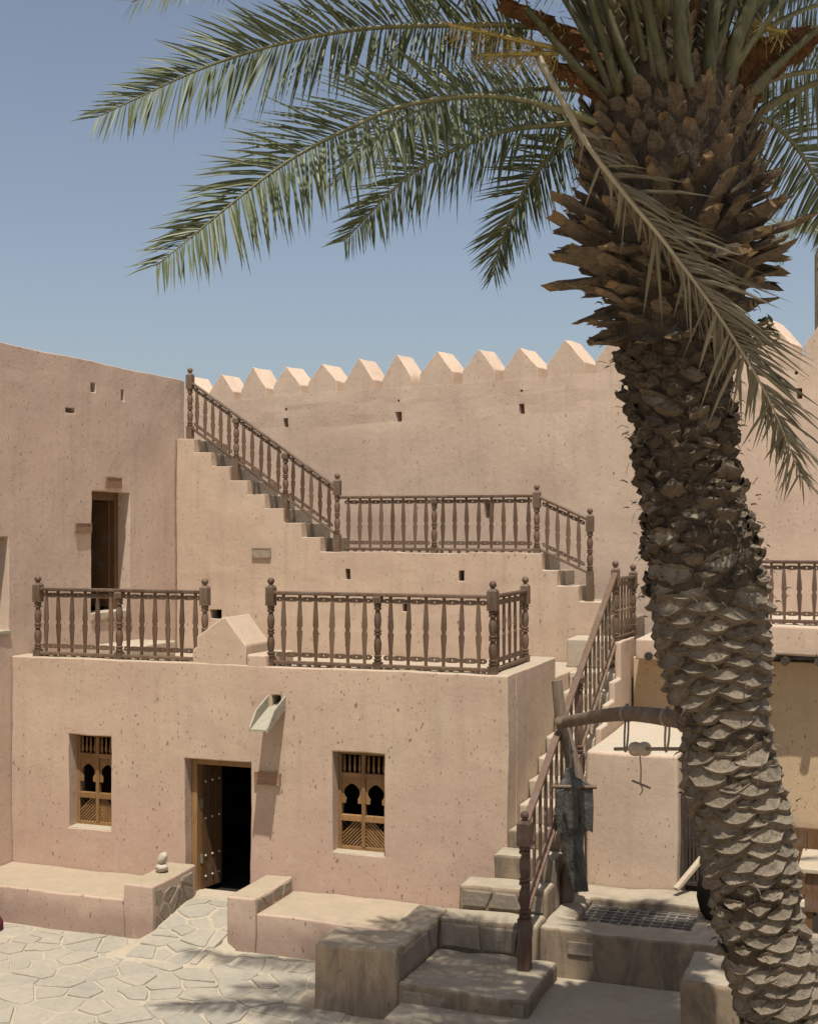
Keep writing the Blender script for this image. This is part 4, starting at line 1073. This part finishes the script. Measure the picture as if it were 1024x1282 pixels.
for i, (fc, me, Mx) in enumerate(cand):
    if i < 298:
        o = bpy.data.objects.new('leaf_base', me); COL.objects.link(o); o.parent = core
        M2 = Mx.copy(); M2.translation = Mx.translation - tl; o.matrix_basis = M2
    else:
        mi = {m.name: n_ for n_, m in enumerate([M['boot_cut'], M['boot_side'], M['boot_old'], M['core'], M['boot_fresh']])}
        o_ = len(rest.v); rest.v += [tuple(Mx @ v.co) for v in me.vertices]
        for pl in me.polygons:
            rest.f.append(tuple(q + o_ for q in pl.vertices)); rest.m.append(mi[me.materials[pl.material_index].name])
rb_ = rest.build('leaf_bases', [M['boot_cut'], M['boot_side'], M['boot_old'], M['core'], M['boot_fresh']], core); rb_['kind'] = 'stuff'
print('boots', len(cand))
# loose fibres hanging off the trunk
fb = MB()
for _ in range(700):
    py = rg.uniform(60, 760) if rg.random() < .85 else rg.uniform(760, 1300)
    c, r, ax = spine_at(py); u = ax.cross(Vector((0,1,0))).normalized(); v = ax.cross(u).normalized(); a = rg.uniform(0, 2*math.pi)
    out = u*math.cos(a) + v*math.sin(a); tan = ax.cross(out); p0 = c + out*(r + rg.uniform(0,.10)); L = rg.uniform(.04, .11)
    d = (out*rg.uniform(.1,.9) + ax*rg.uniform(-.9,.5) + tan*rg.uniform(-.8,.8)).normalized(); sd_ = d.cross(out).normalized()*rg.uniform(.003,.009)
    p1 = p0 + d*L*.6; p2 = p0 + d*L - Vector((0,0,L*.3))
    fb.add([p0-sd_, p0+sd_, p1+sd_*.8, p1-sd_*.8, p2], [(0,1,2,3),(3,2,4)])
o = fb.build('fibres', M['boot_old'], core, normals=False); o['kind'] = 'stuff'

# fronds seen in the photograph
def fp(*q): return [at(x, y, t=PT+(t-12)*.92) for x, y, t in q]
def fpa(*q): return [at(x, y, t=t) for x, y, t in q]
fr_rng = random.Random(5)
frond(palm, fp((822,120,11.8),(745,58,11.9),(679,34,12.0),(552,31,12.1),(420,40,12.2),(272,78,12.4),(122,146,12.5)), 92, .56, 28, .18, .03, .24, rng=fr_rng)
frond(palm, fp((800,175,11.7),(709,139,11.6),(612,120,11.5),(513,130,11.4),(446,156,11.3),(345,212,11.2),(196,332,11.0)), 92, .54, 32, .22, .03, .20, rng=fr_rng)
frond(palm, fp((810,150,12.3),(740,116,12.6),(685,110,12.8),(610,116,13.0),(540,130,13.3),(470,172,13.6),(418,232,13.8)), 60, .46, 40, .2, .026, .22, rng=fr_rng)
frond(palm, fp((790,185,12.2),(740,158,12.3),(689,156,12.5),(612,169,12.8),(513,219,13.2),(430,302,13.4)), 74, .46, 18, .2, .026, .14, rng=fr_rng)
frond(palm, fp((790,150,12.5),(735,155,12.8),(699,186,13.0),(662,229,13.2),(628,300,13.5),(618,345,13.6)), 64, .44, 8, .12, .026, .16, rng=fr_rng)
frond(palm, fp((815,90,12.2),(720,-30,12.5),(560,-110,12.9),(400,-95,13.2),(260,-40,13.5),(165,2,13.7)), 80, .52, 35, .2, .028, .2, rng=fr_rng)
frond(palm, fp((830,90,11.9),(770,-20,12.2),(660,-60,12.7),(560,-20,13.3),(500,60,13.8),(470,120,14.0)), 60, .5, 42, .2, .028, .2, rng=fr_rng)
frond(palm, fp((880,165,12.0),(930,150,12.2),(959,150,12.5),(992,178,12.7),(1022,225,12.9),(1050,300,13.1)), 60, .44, 45, .15, .026, .18, rng=fr_rng)
frond(palm, fp((880,140,11.9),(940,108,12.0),(1024,88,12.1),(1120,100,12.2),(1230,160,12.4)), 70, .5, 35, .2, .028, .2, rng=fr_rng)
frond(palm, fp((880,100,12.3),(960,35,12.6),(1050,0,12.9),(1160,10,13.2),(1260,70,13.4)), 70, .5, 40, .2, .028, .25, rng=fr_rng)
o = frond(palm, fp((675,72,10.95),(700,118,10.9),(735,180,10.85),(790,252,10.8),(830,300,10.8),(900,395,10.8),(960,495,10.85),(1004,600,10.9)), 84, .52, 62, .30, .03, .16, True, rng=fr_rng, r0=.036, ang=(46, 22))
o['label'] = 'broken dry frond hanging in front of the trunk'
# the rest of the crown, above the picture and round the back, shaped for the shade it casts
crown = at(832, 70, t=PT)
cr = random.Random(17); N = 36
toCam = Vector((0,0,CAM_Z)) - crown
camaz = math.atan2(toCam.y, toCam.x)
for i in range(N):
    az = camaz + i*R(137.5); el = R(36 + 46*((i*0.618) % 1.0)); L = cr.uniform(3.5, 4.5)
    hd = Vector((math.cos(az), math.sin(az), 0)); pts = []
    if (hd.y > -.05 and hd.x < -.30 and el < R(76)): continue  # fronds left out to keep crown shade off the house front
    if hd.y > .25: L *= .5 if el < R(70) else .7  # rear fronds cut short so their shade stays off the annex
    p = crown + hd*.30 + Vector((0,0,.05)); 
    e = el; S = 7
    pts.append(p.copy())
    for k in range(S):
        p = p + (hd*math.cos(e) + Vector((0,0,math.sin(e))))*(L/S); pts.append(p.copy()); e -= R(cr.uniform(9, 14)*(0.5 + k*.22))
    frond(palm, pts, 54, .50, 70, .22, .031, .2, rng=cr)
# thick fresh petioles with orange fibre sheaths
for (xa, ya, xb, yb, xc, yc, dt, w) in ((800,118,772,50,742,-40,-.55,.075),(858,110,852,40,848,-60,-.75,.085),(905,112,925,45,958,-40,-.5,.075),(770,130,715,75,660,10,-.4,.06),(935,125,975,80,1040,20,-.35,.06),(832,105,815,30,800,-60,-.65,.07),(885,105,892,30,905,-50,-.65,.07),(950,140,1000,112,1060,90,-.2,.05),(785,122,740,40,690,-50,-.15,.05),(845,100,832,20,822,-60,-.3,.05),(870,100,876,20,880,-60,-.3,.05),(915,110,950,20,985,-50,-.1,.05),(822,100,790,10,765,-60,-.15,.05)):
    pts = catmull(fpa((xa,ya,PT+dt+.1),(xb,yb,PT+dt),(xc,yc,PT+dt-.05)), 10)
    o = MB().tube(pts, [w*(1.1-.5*i/10) for i in range(11)], 8, squash=.5).build('petiole', M['petiole'], palm, smooth=True)
    tg = Vector((1,0,0)); mb = MB()
    for s_ in (-1, 1):
        for i in range(3, 10):
            q = pts[i]; b_ = q + tg*s_*w*.8; mb.add([b_ + Vector((0,0,.012)), b_ - Vector((0,0,.012)), b_ + tg*s_*.05 + Vector((0,0,.05))], [(0,1,2)])
    mb.build('thorns', M['petiole'], o, normals=False)['kind'] = 'stuff'
pr = random.Random(31)
for k in range(26):
    xa = 770 + 130*pr.random(); sp_ = (xa-835)/70.0; xb = xa + sp_*pr.uniform(20, 70); w = pr.uniform(.026, .045); dt = -.62 + .5*pr.random()
    pts = catmull(fpa((xa, pr.uniform(100,128), PT+dt+.12), (xb, 45, PT+dt), (xb + sp_*pr.uniform(20, 90), -50, PT+dt-.05)), 8)
    MB().tube(pts, [w*(1.3-.6*i/8) for i in range(9)], 7, squash=.55).build('petiole', M['petiole'] if pr.random() < .6 else M['fibre'], palm, smooth=True)
for (q, w) in ((((800,128),(745,75),(690,30),(625,0)),.085), (((870,118),(868,60),(872,10),(880,-40)),.12), (((815,112),(800,55),(790,0),(785,-50)),.11), (((905,120),(935,75),(975,50),(1015,35)),.08), (((780,140),(740,110),(700,82),(670,60)),.06), (((930,130),(950,95),(1000,60),(1040,30)),.08)):
    pts = catmull([at(x, y, t=PT-.30) for x, y in q], 22); sr = random.Random(int(q[0][0])); mb = MB(); n_ = 9; vs_ = []
    for i in range(23):
        d = (pts[min(i+1, 22)]-pts[max(i-1, 0)]).normalized(); sdv = d.cross(Vector((-_s, _c, 0))).normalized(); ww = w*(1.55-.85*i/22)*(1+sr.uniform(-.22,.22))
        for k in range(n_):
            f = k/(n_-1)*2-1; vs_.append(pts[i] + sdv*f*ww + Vector((-_s, _c, 0))*(f*f*.05 + sr.uniform(-.012,.012)) + d*sr.uniform(-.02,.02))
    mb.add(vs_, [(i*n_+k, i*n_+k+1, (i+1)*n_+k+1, (i+1)*n_+k) for i in range(22) for k in range(n_-1) if not (k in (0, n_-2) and sr.random() < .35)])
    for k in range(60):
        p0 = pts[sr.randrange(23)] + Vector((sr.uniform(-w, w), 0, sr.uniform(-w, w))); dd = Vector((sr.uniform(-1,1), sr.uniform(-1,.2), sr.uniform(-1,.6))).normalized()*sr.uniform(.05,.16); e = Vector((.004, 0, .003))
        mb.add([p0-e, p0+e, p0+dd], [(0,1,2)])
    mb.build('fibre_sheath', M['fibre'], palm, normals=False)
for (xa, ya, xb, yb) in ((705,62,562,30),(700,66,600,68),(985,40,930,30)):
    mb = MB(); A = at(xa, ya, t=PT-.35); B = at(xb, yb, t=PT-.3); fl_r = random.Random(xa)
    mb.tube([A, A.lerp(B, .5), B], [.02,.018,.012], 6)
    for k in range(230):
        f = fl_r.random(); p0 = A.lerp(B, f); d = (B-A).normalized()*fl_r.uniform(.1,.9) + Vector((fl_r.uniform(-.6,.6), fl_r.uniform(-.6,.6), fl_r.uniform(-1.0,.35)))
        d = d.normalized()*fl_r.uniform(.10,.26); s_ = Vector((fl_r.uniform(-1,1), fl_r.uniform(-1,1), 0))*.005
        mb.add([p0-s_, p0+s_, p0+d+s_*.7, p0+d-s_*.7], [(0,1,2,3)])
    o = mb.build('flower_cluster', M['flower'], palm, normals=False)

# rough stone block behind the palm foot
blk = slab('stone_block', (0, 0, .19), (1,0,0), (0,1,0), (0,0,.82), [-1.84, -.55], [12.38, 13.25], lambda u, w: True, M['step'], None, amp=0.055, step=.13, bevel=0.05)
tag(blk, 'rough plastered stone block beside the foot of the palm', 'block')

# small shrub sprouting from the trunk
spg = thing('sprouting_sprig', 'small leafy sprig growing from the right side of the palm trunk', 'plant', at(935, 440, t=PT-.1))
spr = random.Random(9)
for k, (xe, ye) in enumerate(((968,405),(975,425),(955,400),(962,432))):
    a = at(932, 445, t=PT-.1); b = at(xe, ye, t=PT-.1 + spr.uniform(-.15,.15)); m_ = a.lerp(b, .5) + Vector((0,0,.05))
    cc = catmull([a, m_, b], 6); o = MB().tube(cc, .005, 5).build('stem', M['boot_side'], spg)
    mb = MB()
    for j in range(1, 7):
        for s_ in (-1, 1):
            d = (Vector((spr.uniform(-.5,.8), spr.uniform(-.6,.6), spr.uniform(-.4,.6)))).normalized(); L = .10; w_ = d.cross(Vector((.2,.9,.3))).normalized()*.016
            p0 = cc[j]; mb.add([p0, p0+d*L*.5+w_, p0+d*L, p0+d*L*.5-w_], [(0,1,2,3)])
    mb.build('leaves', M['leaf'], o, normals=False)

# ------------------------------------------------------------------ well gear: forked post, beam, pulley, leather bucket
PTT = 15.75
tag(MB().tube(catmull(fpa((697,852,PTT),(701,890,PTT),(707,920,PTT),(716,952,PTT),(722,985,PTT),(719,1050,PTT),(712,1100,PTT),(709,1129,PTT+.05)), 24), [.062+.03*min(1, i/12) for i in range(25)], 10).build('crooked_post', M['log'], smooth=True, crease=50), 'crooked bare log post standing at the well corner', 'post')
bm0 = fpa((699,905,PTT-.12),(715,903,PTT-.3),(750,897,14.3),(785,894,13.2),(815,896,12.2),(842,900,11.5),(880,906,10.9))
bc = catmull(bm0, 30)
tag(MB().tube(bc, [.070+.008*i/30 for i in range(31)], 11).build('well_beam', M['log_beam'], smooth=True, crease=50), 'bare log beam reaching from the crooked post to the palm', 'beam')
def on_beam(px): 
    return min(bc, key=lambda q: abs((CX + F_PX*((q.x*_c + q.y*_s)/(-q.x*_s + q.y*_c))) - px))
pu = thing('well_pulley', 'wooden spool pulley on a stick hung by ropes from the beam', 'pulley', on_beam(800) - Vector((0,0,.4)))
qa, qb = on_beam(783), on_beam(834)
dv = (qb-qa).normalized()
def px_at(px, py, ref): return at(px, py, Y=None, t=(-ref.x*_s + ref.y*_c))
sA, sB = at(783, 938, t=12.75), at(834, 938, t=12.25); dv = (sB-sA).normalized()
MB().tube([sA - dv*.16, sA, sB, sB + dv*.25], .018, 8).build('axle', M['log'], pu, smooth=True)
for q, s_ in ((qa, sA), (qb, sB)):
    for k in range(2):
        e = dv*(.012 if k else -.012); mid = q.lerp(s_, .55) + dv*(.03 if k else -.025)
        MB().tube(catmull([q + e + Vector((0,0,.10)), q + e*1.6, mid, s_ + e*1.3, s_ - Vector((0,0,.025))], 10), .011, 6).build('rope', M['rope'], pu, smooth=True)
    MB().tube([q + dv*x_ + Vector((0, 0, 0)) for x_ in (-.02, .02)], .083, 12).build('rope_wrap', M['rope'], pu, smooth=True, crease=40)
sm = sA.lerp(sB, .36)
prof = [(-.105,.055),(-.095,.066),(-.06,.07),(-.02,.062),(0,.05),(.02,.062),(.06,.07),(.095,.066),(.105,.055)]
MB().tube([sm + dv*d for d, r in prof], [r for d, r in prof], 14).build('spool', M['wood_pale'], pu, smooth=True)
ca = sm - Vector((0,0,.06)); cb_ = ca - Vector((0,0,.28)) + dv*.01
MB().tube(catmull([ca, ca.lerp(cb_, .5) + dv*.012, cb_], 8), .008, 6).build('cord', M['rope'], pu)
MB().tube(catmull([cb_, cb_ + dv*.03 - Vector((0,0,.05)), cb_ - dv*.01 - Vector((0,0,.10))], 8), .007, 6).build('cord', M['rope'], pu)
MB().bar(cb_ - dv*.12 + Vector((0,0,.035)), cb_ + dv*.14 - Vector((0,0,.03)), .016).build('toggle', M['log'], pu)

bk = thing('leather_bucket', 'black leather water skin hanging from a stick at the post', 'bucket', at(716, 985, t=15.45))
secs = [(962,708,716),(974,705,722),(984,699,741),(996,697,742),(1015,696,741),(1034,698,739),(1046,701,732),(1062,704,731),(1085,708,732),(1105,713,735),(1116,716,737)]
mb = MB(); K = 44; tb_ = 15.42; NS = 46
for i in range(NS+1):
    f = i/NS*(len(secs)-1); k0 = min(int(f), len(secs)-2); u_ = f-k0; u_ = u_*u_*(3-2*u_)
    yy, xl, xr = (secs[k0][m_]*(1-u_) + secs[k0+1][m_]*u_ for m_ in range(3))
    c = at((xl+xr)/2, yy, t=tb_); hw = (xr-xl)/2*tb_/F_PX
    for k in range(K):
        a = 2*math.pi*k/K; fold = 1 + .30*math.sin(5*a + yy*.035) + .16*math.sin(11*a - yy*.05)
        q = c + Vector((_c, _s, 0))*hw*math.cos(a)*(1+.05*math.sin(7*a)) + Vector((-_s, _c, 0))*hw*.46*math.sin(a)*fold
        mb.v.append(tuple(q + noise.noise_vector(Vector((q.x*9, q.y*9, q.z*5)))*.022 + noise.noise_vector(q*24)*.006))
for i in range(NS):
    for k in range(K): l = (k+1) % K; mb.f.append((i*K+k, i*K+l, (i+1)*K+l, (i+1)*K+k)); mb.m.append(0)
mb.f += [tuple(range(K))[::-1], tuple(range(NS*K, (NS+1)*K))]; mb.m += [0, 0]
o = mb.build('skin', M['leather'], bk, smooth=True)
for (poly, t_) in (([(722,990),(742,988),(743,1010),(742,1043),(736,1040),(727,1030)], 15.33), ([(696,990),(706,988),(704,1046),(698,1040),(695,1015)], 15.36)):
    mb = MB(); fw = Vector((-_s, _c, 0)); mb.prism([at(x, y, t=t_) + fw*.02*math.sin(x*.7) for x, y in poly], fw*.03); mb.build('flap', M['leather'], bk, bevel=0.008)
MB().tube([at(688, 985, t=15.40), at(747, 986, t=15.30)], .022, 9).build('spreader_stick', M['wood_grey'], bk, smooth=True, crease=50)
for x_, y_ in ((712,925),(718,940),(709,935)):
    MB().tube(catmull([at(x_, y_, t=15.62), at(714, 955, t=15.5), at(711+ (x_-712), 970, t=15.42)], 8), .009, 6).build('rope', M['rope'], bk)
MB().tube([at(733, 1035, t=15.6), at(733, 1070, t=15.6), at(734, 1098, t=15.6)], .011, 6).build('hanging_rod', M['iron'], bk)

# ------------------------------------------------------------------ far palm beyond the fort wall, at the right edge
fpz = thing('date_palm', 'far date palm beyond the fort wall at the right edge', 'palm tree', at(1040, 900, t=44))
b0 = at(1040, 900, t=44); b0.z = 0
tp = at(1040, 318, t=44)
MB().tube([b0, b0.lerp(tp, .5), tp, tp + Vector((0,0,.5))], [.55,.5,.52,.3], 12).build('trunk', M['boot_cut'], fpz, smooth=True)
dr_ = random.Random(4)
for i in range(14):
    az = camaz + i*R(137.5) + .4; e = R(8 + 70*((i*.618) % 1)); hd = Vector((math.cos(az), math.sin(az), 0)); p = tp + Vector((0,0,.5)); pts = [p.copy()]
    for k in range(6):
        p = p + (hd*math.cos(e) + Vector((0,0,math.sin(e))))*.62; pts.append(p.copy()); e -= R(10 + 6*k)
    frond(fpz, pts, 30, .5, 65, .25, .04, .15, rng=dr_)
